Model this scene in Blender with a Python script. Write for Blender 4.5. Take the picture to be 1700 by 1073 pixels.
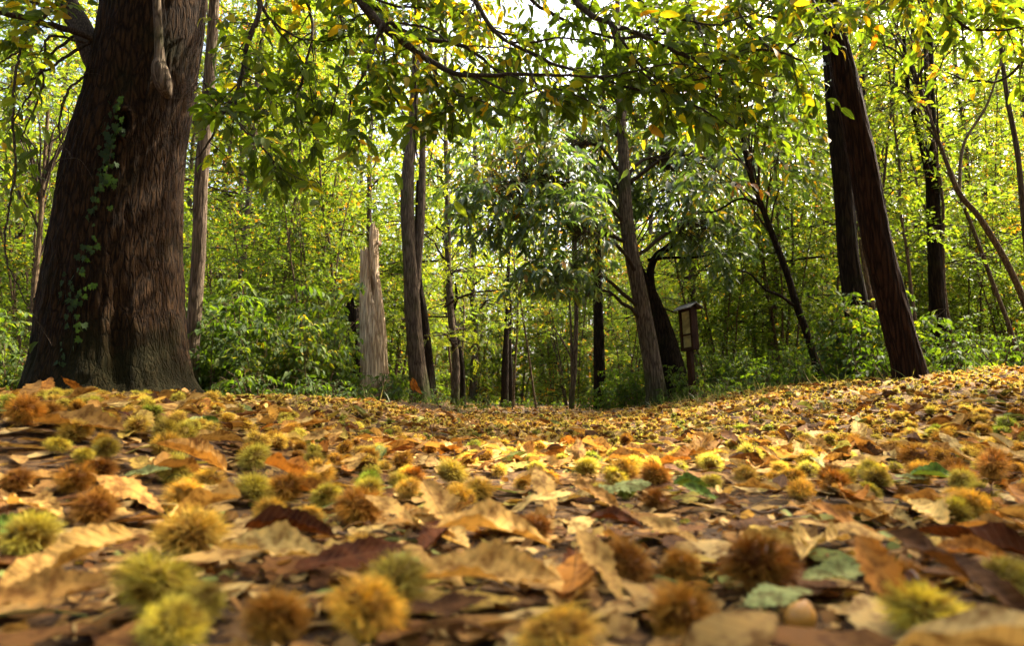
import bpy, math, random
import numpy as np
from mathutils import Vector, Matrix

# ------------------------------------------------------------------ camera, sky, sun, exposure
F, CX, CY, HOR = 1100.0, 850.0, 536.5, 668.0        # the photograph's lens, in pixels of the 1700 px wide picture
CAM_H = 0.17
PITCH = math.atan((HOR - CY) / F)
SUN_AZ, SUN_EL = math.radians(58), math.radians(48)  # azimuth clockwise from +Y (the view direction)

scene = bpy.context.scene
for o in list(bpy.data.objects):
    bpy.data.objects.remove(o)
COL = scene.collection

cam_d = bpy.data.cameras.new("camera")
cam_d.sensor_width = 36.0
cam_d.lens = 36.0 * F / 1700.0
cam_d.clip_start, cam_d.clip_end = 0.01, 2000.0
cam_d.dof.use_dof = True
cam_d.dof.focus_distance = 4.2
cam_d.dof.aperture_fstop = 5.0
cam = bpy.data.objects.new("camera", cam_d)
COL.objects.link(cam)
cam.location = (0, 0, CAM_H)
cam.rotation_euler = (math.pi / 2 + PITCH, 0, 0)
scene.camera = cam

world = bpy.data.worlds.new("World")
scene.world = world
world.use_nodes = True
wn = world.node_tree.nodes
sky = wn.new("ShaderNodeTexSky")
sky.sky_type = 'NISHITA'
sky.sun_disc = False
sky.sun_elevation = SUN_EL
sky.sun_rotation = SUN_AZ
sky.air_density = 1.0
sky.dust_density = 8.0
sky.ozone_density = 1.0
wn["Background"].inputs["Strength"].default_value = 0.15
world.node_tree.links.new(sky.outputs["Color"], wn["Background"].inputs["Color"])

sun_d = bpy.data.lights.new("sun", 'SUN')
sun_d.energy = 4.2
sun_d.angle = math.radians(0.5)
sun_d.color = (1.0, 0.90, 0.72)
sun = bpy.data.objects.new("sun", sun_d)
COL.objects.link(sun)
to_sun = Vector((math.sin(SUN_AZ) * math.cos(SUN_EL), math.cos(SUN_AZ) * math.cos(SUN_EL), math.sin(SUN_EL)))
sun.rotation_euler = to_sun.to_track_quat('Z', 'Y').to_euler()
sun.location = (8, 10, 20)

vs = scene.view_settings
vs.view_transform = 'Standard'
vs.look = 'None'
vs.exposure = 2.45
vs.gamma = 1.0
vs.use_curve_mapping = False
scene.render.engine = 'CYCLES'
cy = scene.cycles
cy.max_bounces = 8
cy.diffuse_bounces = 5
cy.transmission_bounces = 6
cy.glossy_bounces = 2
cy.use_denoising = True
cy.use_adaptive_sampling = True
cy.adaptive_threshold = 0.02
cy.caustics_reflective = False
cy.caustics_refractive = False

# ------------------------------------------------------------------ numbers
RNG = np.random.default_rng(7)
FWD = np.array([0, math.cos(PITCH), math.sin(PITCH)])
UPV = np.array([0, -math.sin(PITCH), math.cos(PITCH)])
CAMP = np.array([0, 0, CAM_H])


def ray(px, py):
    return FWD + np.array([(px - CX) / F, 0, 0]) + UPV * ((CY - py) / F)


def at(px, py, Y):
    d = ray(px, py)
    return CAMP + d * (Y / d[1])


def mpp(px, py, Y):                       # metres for one pixel at that place
    return (Y / ray(px, py)[1]) / F


def proj(P):
    q = np.atleast_2d(P) - CAMP
    dep = q @ FWD
    dd = np.where(dep > 0.02, dep, 0.02)
    return CX + F * q[:, 0] / dd, CY - F * (q @ UPV) / dd, dep


def ss(a, b, t):
    u = np.clip((t - a) / (b - a), 0, 1)
    return u * u * (3 - 2 * u)


def hash3(i, j, k, seed):
    n = (i * 374761393 + j * 668265263 + k * 2147483647 + seed * 974634777) & 0xFFFFFFFF
    n = ((n ^ (n >> 13)) * 1274126177) & 0xFFFFFFFF
    return ((n ^ (n >> 16)) & 0xFFFF) / 65535.0


def vnoise(x, y, z, seed=0):
    x, y, z = np.broadcast_arrays(np.asarray(x, float), np.asarray(y, float), np.asarray(z, float))
    i, j, k = (np.floor(v).astype(np.int64) for v in (x, y, z))
    fx, fy, fz = x - i, y - j, z - k
    fx, fy, fz = (f * f * (3 - 2 * f) for f in (fx, fy, fz))
    r = 0
    for a in (0, 1):
        for b in (0, 1):
            for c in (0, 1):
                w = (fx if a else 1 - fx) * (fy if b else 1 - fy) * (fz if c else 1 - fz)
                r = r + w * hash3(i + a, j + b, k + c, seed)
    return r


def fbm(x, y, z, octv=3, seed=0):
    r, a, s = 0, 0.5, 0
    for o in range(octv):
        r = r + a * vnoise(x, y, z, seed + o)
        s += a
        a *= 0.5
        x, y, z = np.asarray(x) * 2.03, np.asarray(y) * 2.03, np.asarray(z) * 2.03
    return r / s


def ground_z(x, y):
    x, y = np.asarray(x, float), np.asarray(y, float)
    xl = -x - 0.03 * np.maximum(0, y - 4)
    xr = x - 0.12 * np.maximum(0, y - 5)
    z = 0.168 * ss(0.2, 1.3, xl) * ss(0.15, 1.6, y)
    z = z + 0.22 * ss(0.5, 2.6, xr) * ss(0.4, 3.4, y) + 0.24 * ss(1.4, 4.6, xr) * ss(2, 6, y)
    far = ss(7, 30, np.hypot(x, y))
    z = z + 0.022 * (fbm(x * 2.3, y * 2.3, 0, 3, 3) - 0.5) + far * 0.5 * (fbm(x * .12, y * .12, 0, 2, 9) - 0.5) * ss(3, 8, np.abs(x - 0.6))
    return z


def gz(x, y):
    return float(ground_z(x, y))


def ground_hit(px, py):
    d = ray(px, py)
    t = np.geomspace(0.15, 60, 4000)
    P = CAMP[None] + d[None] * t[:, None]
    below = P[:, 2] < ground_z(P[:, 0], P[:, 1])
    i = int(np.argmax(below)) if below.any() else len(t) - 1
    return P[i], t[i]


def norm(v):
    v = np.asarray(v, float)
    return v / np.maximum(np.linalg.norm(v, axis=-1, keepdims=True), 1e-9)


# ------------------------------------------------------------------ mesh building
def mesh(name, V, faces, uv=None, smooth=True, col=None):
    """faces: list of (M,3) / (M,4) index arrays; uv: one (u,v) per vertex; col: one rgb per vertex"""
    V = np.ascontiguousarray(V, np.float32)
    me = bpy.data.meshes.new(name)
    faces = [np.asarray(f, np.int32) for f in faces if len(f)]
    loops = np.concatenate([f.ravel() for f in faces])
    sizes = np.concatenate([np.full(len(f), f.shape[1], np.int32) for f in faces])
    starts = np.concatenate([[0], np.cumsum(sizes)[:-1]]).astype(np.int32)
    me.vertices.add(len(V))
    me.vertices.foreach_set("co", V.ravel())
    me.loops.add(len(loops))
    me.loops.foreach_set("vertex_index", loops)
    me.polygons.add(len(sizes))
    me.polygons.foreach_set("loop_start", starts)
    me.polygons.foreach_set("loop_total", sizes)
    me.polygons.foreach_set("use_smooth", np.full(len(sizes), smooth))
    if uv is not None:
        l = me.uv_layers.new(name="UVMap")
        l.data.foreach_set("uv", np.ascontiguousarray(np.asarray(uv, np.float32)[loops]).ravel())
    if col is not None:
        a = me.color_attributes.new("tint", 'FLOAT_COLOR', 'POINT')
        c4 = np.ones((len(V), 4), np.float32)
        c4[:, :3] = col
        a.data.foreach_set("color", c4.ravel())
    me.update(calc_edges=True)
    return me


def obj(name, me, mat=None, parent=None, loc=None):
    if mat is not None and not me.materials:
        me.materials.append(mat)
    o = bpy.data.objects.new(name, me)
    COL.objects.link(o)
    if parent is not None:
        o.parent = parent
    if loc is not None:
        o.location = loc
    return o


def tag(o, label=None, cat=None, group=None, kind=None):
    if label:
        o["label"] = label
    if cat:
        o["category"] = cat
    if group:
        o["group"] = group
    if kind:
        o["kind"] = kind
    return o


def empty(name, loc, label, cat, group=None):
    o = bpy.data.objects.new(name, None)
    o.empty_display_size = 0.1
    COL.objects.link(o)
    o.location = tuple(loc)
    return tag(o, label, cat, group)


class Geo:
    """collects verts / faces / uv of one mesh"""
    def __init__(s):
        s.V, s.F3, s.F4, s.U, s.C, s.n = [], [], [], [], [], 0

    def add(s, V, f3=None, f4=None, uv=None, col=None):
        V = np.asarray(V, float).reshape(-1, 3)
        if f3 is not None and len(f3):
            s.F3.append(np.asarray(f3) + s.n)
        if f4 is not None and len(f4):
            s.F4.append(np.asarray(f4) + s.n)
        s.V.append(V)
        s.U.append(np.zeros((len(V), 2)) if uv is None else np.asarray(uv, float))
        s.C.append(np.ones((len(V), 3)) if col is None else np.broadcast_to(np.asarray(col, float), (len(V), 3)))
        s.n += len(V)

    def build(s, name, origin=(0, 0, 0), smooth=True, col=False):
        V = np.concatenate(s.V) - np.asarray(origin, float)
        fs = ([np.concatenate(s.F3)] if s.F3 else []) + ([np.concatenate(s.F4)] if s.F4 else [])
        return mesh(name, V, fs, np.concatenate(s.U), smooth, np.concatenate(s.C) if col else None)


def tubes(g, P, R, seg=5, cap=False):
    """P (n,k,3) polylines, R (n,k) radii: all into the Geo g"""
    P, R = np.asarray(P, float), np.asarray(R, float)
    if P.ndim == 2:
        P, R = P[None], R[None]
    n, k, _ = P.shape
    T = norm(np.gradient(P, axis=1))
    mean = norm(T.mean(1))
    ref = np.where(np.abs(mean[:, 2:3]) > 0.7, np.array([[1.0, 0.15, 0]]), np.array([[0, 0.1, 1.0]]))
    A = norm(np.cross(T, ref[:, None, :]))
    B = np.cross(T, A)
    th = np.arange(seg) / seg * 2 * math.pi
    V = P[:, :, None] + R[:, :, None, None] * (A[:, :, None] * np.cos(th)[None, None, :, None] + B[:, :, None] * np.sin(th)[None, None, :, None])
    idx = np.arange(n * k * seg).reshape(n, k, seg)
    a = idx[:, :-1]
    b = idx[:, 1:]
    q = np.stack([a, np.roll(a, -1, 2), np.roll(b, -1, 2), b], -1).reshape(-1, 4)
    uv = np.zeros((n, k, seg, 2))
    uv[..., 0] = th / 6.2832
    uv[..., 1] = np.linspace(0, 1, k)[None, :, None]
    g.add(V.reshape(-1, 3), None, q, uv.reshape(-1, 2))


def resample(pts, vals, n):
    """smooth curve (Catmull-Rom) through the points, n samples even in length; vals (radii) follow"""
    pts, vals = np.asarray(pts, float), np.asarray(vals, float)
    D = np.column_stack([pts, vals])
    E = np.vstack([2 * D[0] - D[1], D, 2 * D[-1] - D[-2]])
    out = []
    for i in range(1, len(E) - 2):
        t = np.linspace(0, 1, 24, endpoint=False)[:, None]
        p0, p1, p2, p3 = E[i - 1], E[i], E[i + 1], E[i + 2]
        out.append(0.5 * (2 * p1 + (p2 - p0) * t + (2 * p0 - 5 * p1 + 4 * p2 - p3) * t ** 2 + (3 * p1 - p0 - 3 * p2 + p3) * t ** 3))
    C = np.vstack(out + [D[-1:]])
    s = np.concatenate([[0], np.cumsum(np.linalg.norm(np.diff(C[:, :3], axis=0), axis=1))])
    u = np.linspace(0, s[-1], n)
    R = np.column_stack([np.interp(u, s, C[:, c]) for c in range(4)])
    return R[:, :3], np.maximum(R[:, 3], 1e-4)


def trunk_geo(pts, rad, seg=40, rings=80, amp=0.03, freq=16.0, zfreq=2.2, seed=0, flare=0.0, lobes=5, extra=None, top=None):
    """a trunk with bark furrows in the surface. amp: share of the radius"""
    P, R = resample(pts, rad, rings)
    T = norm(np.gradient(P, axis=0))
    A = norm(np.cross(T, np.array([[0.12, 1.0, 0.05]])))      # A points sideways, B along the view axis
    B = np.cross(T, A)
    th = np.arange(seg) / seg * 2 * math.pi
    c, s = np.cos(th)[None, :], np.sin(th)[None, :]
    L = np.concatenate([[0], np.cumsum(np.linalg.norm(np.diff(P, axis=0), axis=1))])[:, None]
    rr = R[:, None]
    base = float(np.median(R))
    wob = 0.25 * (fbm(c * 1.2, s * 1.2, L * 2.5, 2, seed + 11) - 0.5)
    n1 = fbm(c * base * freq + wob, s * base * freq + wob, L * zfreq, 3, seed)
    ridge = 1 - np.abs(2 * n1 - 1)
    big = fbm(c * 1.3, s * 1.3, L * 0.9, 2, seed + 5) - 0.5
    r = rr * (0.97 + amp * (ridge - ridge.mean()) * 2 + 0.10 * big)
    if flare:
        fl = np.exp(-L / (base * 1.6))
        r = r * (1 + flare * fl * (0.5 + 0.5 * np.cos(lobes * th[None, :] + seed)))
    if extra is not None:
        r = r + extra(th[None, :], L, rr)
    Pc = P
    V = Pc[:, None] + r[..., None] * (A[:, None] * np.cos(th)[None, :, None] + B[:, None] * np.sin(th)[None, :, None])
    if top is not None:
        V = top(V, th, L)
    idx = np.arange(rings * seg).reshape(rings, seg)
    a, b = idx[:-1], idx[1:]
    q = np.stack([a, np.roll(a, -1, 1), np.roll(b, -1, 1), b], -1).reshape(-1, 4)
    uv = np.zeros((rings, seg, 2))
    uv[..., 0] = th / 6.2832
    uv[..., 1] = L
    g = Geo()
    g.add(V.reshape(-1, 3), None, q, uv.reshape(-1, 2))
    return g, P, R


# ------------------------------------------------------------------ leaves
def leaf_simple(w=0.42, droop=0.15, fold=0.10):
    V = np.array([[0, 0, 0], [w, .30, fold], [w * .86, .66, fold * .6], [0, 1, -droop], [-w * .86, .66, fold * .6], [-w, .30, fold]])
    V[:, 0] *= 0.5
    return V, None, np.array([[0, 1, 2, 3], [0, 3, 4, 5]]), np.column_stack([V[:, 0] / w + .5, V[:, 1]])


def leaf_long(n=7, w=0.33, droop=0.25, fold=0.12, tooth=0.16, wave=0.0, seed=0, across=1, curl=0.0, twist=0.0, petiole=0.12):
    """a chestnut leaf: long, pointed, saw-edged, folded on its midrib. length 1 along +Y, normal +Z"""
    r = np.random.default_rng(seed)
    s = np.linspace(0, 1, n)
    prof = np.clip(np.sin(math.pi * s ** 0.85), 0, 1) ** 0.72
    prof[0] = 0.06
    prof[-1] = 0.0
    t = np.where(np.arange(n) % 2 == 1, 1.0, 1.0 - tooth)
    cols = 2 * across + 1
    V = np.zeros((n, cols, 3))
    uv = np.zeros((n, cols, 2))
    ph = r.uniform(0, 6.28, 4)
    ang = curl * np.linspace(0, 1, n)
    yy = np.concatenate([[0], np.cumsum(np.cos(ang[:-1]))]) / (n - 1)
    zz = -np.concatenate([[0], np.cumsum(np.sin(ang[:-1]))]) / (n - 1)
    for c in range(cols):
        u = (c - across) / across
        edge = t if abs(u) > 0.99 else 1.0
        x = 0.5 * w * prof * u * edge
        z = fold * abs(u) ** 1.4 * prof * w * 2 + wave * np.sin(s * 9 + ph[0] + u * 1.5) * abs(u) * prof + wave * .6 * np.sin(s * 17 + ph[1] - u * 2) * abs(u) * prof
        tw = twist * (s - .4)
        V[:, c, 0] = x * np.cos(tw) - z * np.sin(tw)
        V[:, c, 1] = yy
        V[:, c, 2] = x * np.sin(tw) + z * np.cos(tw) + zz - droop * s ** 2
        uv[:, c, 0] = 0.5 + 0.5 * u * prof
        uv[:, c, 1] = s
    idx = np.arange(n * cols).reshape(n, cols)
    q = np.stack([idx[:-1, :-1], idx[:-1, 1:], idx[1:, 1:], idx[1:, :-1]], -1).reshape(-1, 4)
    V = V.reshape(-1, 3)
    uv = uv.reshape(-1, 2)
    f3 = None
    if petiole:
        k = len(V)
        V = np.vstack([V, [[-.012, 0.01, 0], [.012, 0.01, 0], [0, -petiole, petiole * .25]]])
        uv = np.vstack([uv, [[.5, 0], [.5, 0], [.5, 0]]])
        f3 = np.array([[k, k + 2, k + 1]])
    return V, f3, q, uv


def leaf_pinnate(pairs=6):
    """a compound leaf: leaflets along a stalk"""
    Vs, q, uv = [], [], []
    def leaflet(o, d, l):
        d = norm(d)
        sd = np.array([d[1], -d[0], 0])
        k = len(Vs) * 4
        Vs.append(np.array([o, o + d * l * .45 + sd * l * .26 + [0, 0, .02], o + d * l, o + d * l * .45 - sd * l * .26 + [0, 0, .02]]))
        q.append([k, k + 1, k + 2, k + 3])
        uv.extend([[.5, 0], [1, .5], [.5, 1], [0, .5]])
    for i in range(pairs):
        y = .16 + .72 * i / (pairs - 1)
        o = np.array([0, y, -.25 * y * y])
        for sg in (-1, 1):
            leaflet(o, np.array([sg, .35, -.12]), .19 * (1 - .35 * abs(y - .45)))
    leaflet(np.array([0, .9, -.2]), np.array([0, 1, -.3]), .17)
    return np.vstack(Vs), None, np.array(q), np.array(uv)


def leaf_ivy():
    a = [(0, 0), (.35, -.12), (.55, .22), (.30, .34), (.40, .68), (.14, .62), (0, 1.0), (-.14, .62), (-.40, .68), (-.30, .34), (-.55, .22), (-.35, -.12)]
    V = np.array([(x, y, .08 * abs(x) - .1 * y * y) for x, y in a] + [(0, .38, -.03)])
    k = len(a)
    f = np.array([[k, i, (i + 1) % k] for i in range(k)])
    return V, f, None, np.column_stack([V[:, 0] + .5, V[:, 1]])


def frames(d, n):
    """columns: X across, Y along the leaf, Z its normal"""
    Y = norm(d)
    X = norm(np.cross(Y, n))
    Z = np.cross(X, Y)
    return np.stack([X, Y, Z], -1)


def scatter(g, tmpl, pos, fr, size, width=None, col=None):
    V, f3, f4, uv = tmpl
    n, k = len(pos), len(V)
    if n == 0:
        return
    S = np.ones((n, 3)) * np.asarray(size).reshape(-1, 1)
    if width is not None:
        S[:, 0] *= width
    W = np.einsum('nij,nkj->nki', fr, V[None] * S[:, None]) + pos[:, None]
    off = (np.arange(n) * k)[:, None, None]
    g.add(W.reshape(-1, 3), None if f3 is None else (f3[None] + off).reshape(-1, 3), None if f4 is None else (f4[None] + off).reshape(-1, 4),
          np.tile(uv, (n, 1)), None if col is None else np.repeat(col, k, 0))


def sprays(r, P, D, L, nleaf, size, droop=0.25, spread=0.8, hang=0.3, flat=0.45, start=0.25):
    """leaves set alternately along twigs. Returns pos, frames, size and the twigs' polylines"""
    n = len(P)
    s = start + (1 - start) * (np.arange(nleaf) + 1) / nleaf
    D, L = norm(D), np.asarray(L, float)
    def pt(s):
        q = P[:, None] + D[:, None] * (L[:, None] * s[None])[..., None]
        q[..., 2] -= droop * L[:, None] * s[None] ** 2
        return q
    pos = pt(s)
    side = norm(np.cross(D, np.array([0, 0, 1.0])) + 1e-4)
    sg = np.where(np.arange(nleaf) % 2, 1.0, -1.0)[None, :, None] * np.where(r.random((n, 1, 1)) < .5, 1, -1)
    sg = np.where((np.arange(nleaf) == nleaf - 1)[None, :, None], r.normal(0, .25, (n, 1, 1)), sg)
    d = D[:, None] * 0.55 + side[:, None] * sg * spread + r.normal(0, .28, (n, nleaf, 3))
    d[..., 2] -= hang
    nr = np.array([0, 0, 1.0]) + r.normal(0, flat, (n, nleaf, 3))
    sz = size * r.uniform(.5, 1.32, (n, nleaf))
    tw = pt(np.linspace(0, 1, 4))
    return pos.reshape(-1, 3), frames(d.reshape(-1, 3), nr.reshape(-1, 3)), sz.ravel(), tw


# ------------------------------------------------------------------ materials
def new_mat(name):
    m = bpy.data.materials.new(name)
    m.use_nodes = True
    nt = m.node_tree
    nt.nodes.clear()
    out = nt.nodes.new("ShaderNodeOutputMaterial")
    return m, nt, out


def N(nt, t, **kw):
    n = nt.nodes.new("ShaderNode" + t)
    for k, v in kw.items():
        setattr(n, k, v)
    return n


def ramp(nt, stops, interp='LINEAR'):
    n = N(nt, "ValToRGB")
    cr = n.color_ramp
    cr.interpolation = interp
    while len(cr.elements) < len(stops):
        cr.elements.new(0.5)
    for e, (p, c) in zip(cr.elements, stops):
        e.position = p
        e.color = (*c, 1)
    return n


def mathn(nt, op, a, b=None, clamp=False):
    n = N(nt, "Math", operation=op, use_clamp=clamp)
    for i, v in enumerate((a, b)):
        if v is None:
            continue
        if isinstance(v, (int, float)):
            n.inputs[i].default_value = v
        else:
            nt.links.new(v, n.inputs[i])
    return n.outputs[0]


def mixc(nt, f, a, b, mode='MIX'):
    n = N(nt, "Mix", data_type='RGBA', blend_type=mode)
    for sock, v in ((n.inputs[0], f), (n.inputs[6], a), (n.inputs[7], b)):
        if isinstance(v, (int, float)):
            sock.default_value = v
        elif isinstance(v, tuple):
            sock.default_value = (*v, 1)
        else:
            nt.links.new(v, sock)
    return n.outputs[2]


def leaf_shader(nt, out, colr, trans, boost=(1.5, 1.5, 0.7), rough=0.5, bump=None, spec=0.35):
    p = N(nt, "BsdfPrincipled")
    p.inputs["Roughness"].default_value = rough
    p.inputs["Specular IOR Level"].default_value = spec
    nt.links.new(colr, p.inputs["Base Color"])
    t = N(nt, "BsdfTranslucent")
    nt.links.new(mixc(nt, 1.0, colr, boost, 'MULTIPLY'), t.inputs["Color"])
    if bump is not None:
        nt.links.new(bump, p.inputs["Normal"])
    mx = N(nt, "MixShader")
    mx.inputs[0].default_value = trans
    nt.links.new(p.outputs[0], mx.inputs[1])
    nt.links.new(t.outputs[0], mx.inputs[2])
    nt.links.new(mx.outputs[0], out.inputs["Surface"])


def vein(nt, uvout, n=13.0, slope=0.9):
    """side veins of a long leaf from its uv: 0 on a vein, 1 between"""
    sx = N(nt, "SeparateXYZ")
    nt.links.new(uvout, sx.inputs[0])
    ax = mathn(nt, 'ABSOLUTE', mathn(nt, 'SUBTRACT', sx.outputs[0], 0.5))
    ph = mathn(nt, 'SUBTRACT', mathn(nt, 'MULTIPLY', sx.outputs[1], n), mathn(nt, 'MULTIPLY', ax, n * slope * 0.4))
    w = mathn(nt, 'ABSOLUTE', mathn(nt, 'SUBTRACT', mathn(nt, 'FRACT', ph), 0.5))
    side = mathn(nt, 'MULTIPLY', w, 8.0, True)
    mid = mathn(nt, 'MULTIPLY', ax, 22.0, True)
    return mathn(nt, 'MULTIPLY', side, mid)


def foliage_mat(name, stops, trans=0.45, boost=(1.5, 1.5, 0.7), veins=False, rough=0.5, per='island', spec=.3):
    m, nt, out = new_mat(name)
    if per == 'island':
        a = N(nt, "NewGeometry").outputs["Random Per Island"]
        b = N(nt, "ObjectInfo").outputs["Random"]
        f = mathn(nt, 'FRACT', mathn(nt, 'ADD', a, mathn(nt, 'MULTIPLY', b, 0.35)))
        if True:
            # clumps of one hue: leaves near each other turn together
            tc = N(nt, "TexCoord")
            nz = N(nt, "TexNoise")
            nz.inputs["Scale"].default_value = 0.8
            nz.inputs["Detail"].default_value = 1.0
            nt.links.new(tc.outputs["Object"], nz.inputs["Vector"])
            sh = mathn(nt, 'MULTIPLY', mathn(nt, 'SUBTRACT', nz.outputs["Fac"], 0.5), 1.1)
            f = mathn(nt, 'ADD', mathn(nt, 'MULTIPLY', a, 0.8), sh)
            f = mathn(nt, 'ADD', f, mathn(nt, 'MULTIPLY', mathn(nt, 'SUBTRACT', b, 0.3), 0.3), True)
    else:
        oi = N(nt, "ObjectInfo")
        nz = N(nt, "TexNoise")
        nz.inputs["Scale"].default_value = 1.7
        nz.inputs["Detail"].default_value = 1.0
        nt.links.new(oi.outputs["Location"], nz.inputs["Vector"])
        f = mathn(nt, 'ADD', mathn(nt, 'MULTIPLY', oi.outputs["Random"], .62), mathn(nt, 'MULTIPLY', mathn(nt, 'SUBTRACT', nz.outputs["Fac"], .40), 1.5), True)
    rp = ramp(nt, stops)
    nt.links.new(f, rp.inputs[0])
    c = rp.outputs[0]
    if veins:
        uv = N(nt, "UVMap")
        v = vein(nt, uv.outputs[0])
        c = mixc(nt, mathn(nt, 'MULTIPLY', mathn(nt, 'SUBTRACT', 1.0, v), 0.35), c, (0.22, 0.24, 0.06))
    leaf_shader(nt, out, c, trans, boost, rough, None, spec)
    return m


def litter_mat(name, per_object):
    """dead chestnut leaves: colour from the object or from each leaf of a heap; veins, blotches"""
    m, nt, out = new_mat(name)
    if per_object:
        c = N(nt, "ObjectInfo").outputs["Color"]
    else:
        rp = ramp(nt, [(0, (.030, .012, .004)), (.22, (.12, .050, .013)), (.44, (.24, .128, .036)), (.66, (.35, .215, .066)), (.85, (.45, .315, .12)), (.91, (.42, .29, .05)), (.96, (.14, .17, .045)), (1, (.18, .22, .06))])
        nt.links.new(N(nt, "NewGeometry").outputs["Random Per Island"], rp.inputs[0])
        c = rp.outputs[0]
    tc = N(nt, "TexCoord")
    nz = N(nt, "TexNoise")
    nz.inputs["Scale"].default_value = 70.0 if not per_object else 9.0
    nz.inputs["Detail"].default_value = 4.0
    nt.links.new(tc.outputs["Object"], nz.inputs["Vector"])
    uv = N(nt, "UVMap")
    v = vein(nt, uv.outputs[0])
    sp = ramp(nt, [(.36, (.42, .34, .28)), (.52, (1, 1, 1)), (.75, (1.2, 1.12, .95))])
    nt.links.new(nz.outputs["Fac"], sp.inputs[0])
    c2 = mixc(nt, 1.0, c, sp.outputs[0], 'MULTIPLY')
    c3 = mixc(nt, mathn(nt, 'MULTIPLY', mathn(nt, 'SUBTRACT', 1.0, v), 0.42), c2, (0.16, 0.075, 0.03))
    bp = N(nt, "Bump")
    bp.inputs["Strength"].default_value = 0.35
    bp.inputs["Distance"].default_value = 0.02 if per_object else 0.002
    h = mathn(nt, 'ADD', mathn(nt, 'MULTIPLY', v, -0.35), mathn(nt, 'MULTIPLY', nz.outputs["Fac"], 0.6))
    nt.links.new(h, bp.inputs["Height"])
    leaf_shader(nt, out, c3, 0.22, (1.3, 1.05, .6), 0.75, bp.outputs[0], 0.08)
    return m


def bark_mat(name, dark, light, moss=None, scale=9.0, zs=0.16, bump=0.8, dist=0.03, moss_top=1.0):
    m, nt, out = new_mat(name)
    tc = N(nt, "TexCoord")
    mp = N(nt, "Mapping")
    mp.inputs["Scale"].default_value = (scale, scale, scale * zs)
    nt.links.new(tc.outputs["Object"], mp.inputs[0])
    dn = N(nt, "TexNoise")
    dn.inputs["Scale"].default_value = 1.3
    dn.inputs["Detail"].default_value = 3
    nt.links.new(mp.outputs[0], dn.inputs["Vector"])
    add = N(nt, "VectorMath", operation='ADD')
    nt.links.new(mp.outputs[0], add.inputs[0])
    sc = N(nt, "VectorMath", operation='SCALE')
    sc.inputs["Scale"].default_value = 0.95
    nt.links.new(dn.outputs["Color"], sc.inputs[0])
    nt.links.new(sc.outputs[0], add.inputs[1])
    vo = N(nt, "TexVoronoi", feature='DISTANCE_TO_EDGE')
    vo.inputs["Scale"].default_value = 2.2
    nt.links.new(add.outputs[0], vo.inputs["Vector"])
    fine = N(nt, "TexNoise")
    fine.inputs["Scale"].default_value = 6.0
    fine.inputs["Detail"].default_value = 6
    fine.inputs["Roughness"].default_value = 0.65
    nt.links.new(mp.outputs[0], fine.inputs["Vector"])
    plate = mathn(nt, 'MULTIPLY', vo.outputs["Distance"], 4.5, True)
    h = mathn(nt, 'ADD', mathn(nt, 'MULTIPLY', plate, 0.40), mathn(nt, 'MULTIPLY', fine.outputs["Fac"], .95))
    rp = ramp(nt, [(.35, dark), (.75, tuple((a + b) / 2 for a, b in zip(dark, light))), (1.05 if False else 1.0, light)])
    nt.links.new(h, rp.inputs[0])
    c = rp.outputs[0]
    if moss:
        big = N(nt, "TexNoise")
        big.inputs["Scale"].default_value = 2.2
        big.inputs["Detail"].default_value = 5
        nt.links.new(tc.outputs["Object"], big.inputs["Vector"])
        sx = N(nt, "SeparateXYZ")
        nt.links.new(tc.outputs["Object"], sx.inputs[0])
        low = mathn(nt, 'SUBTRACT', 1.0, mathn(nt, 'DIVIDE', sx.outputs[2], moss_top), True)
        f = mathn(nt, 'MULTIPLY', mathn(nt, 'SUBTRACT', mathn(nt, 'ADD', big.outputs["Fac"], mathn(nt, 'MULTIPLY', low, 0.3)), 0.56), 5.0, True)
        c = mixc(nt, mathn(nt, 'MULTIPLY', f, 0.75), c, moss)
    p = N(nt, "BsdfPrincipled")
    p.inputs["Roughness"].default_value = 0.9
    p.inputs["Specular IOR Level"].default_value = 0.06
    nt.links.new(c, p.inputs["Base Color"])
    bp = N(nt, "Bump")
    bp.inputs["Strength"].default_value = bump
    bp.inputs["Distance"].default_value = dist
    nt.links.new(h, bp.inputs["Height"])
    nt.links.new(bp.outputs[0], p.inputs["Normal"])
    nt.links.new(p.outputs[0], out.inputs["Surface"])
    return m


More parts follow.
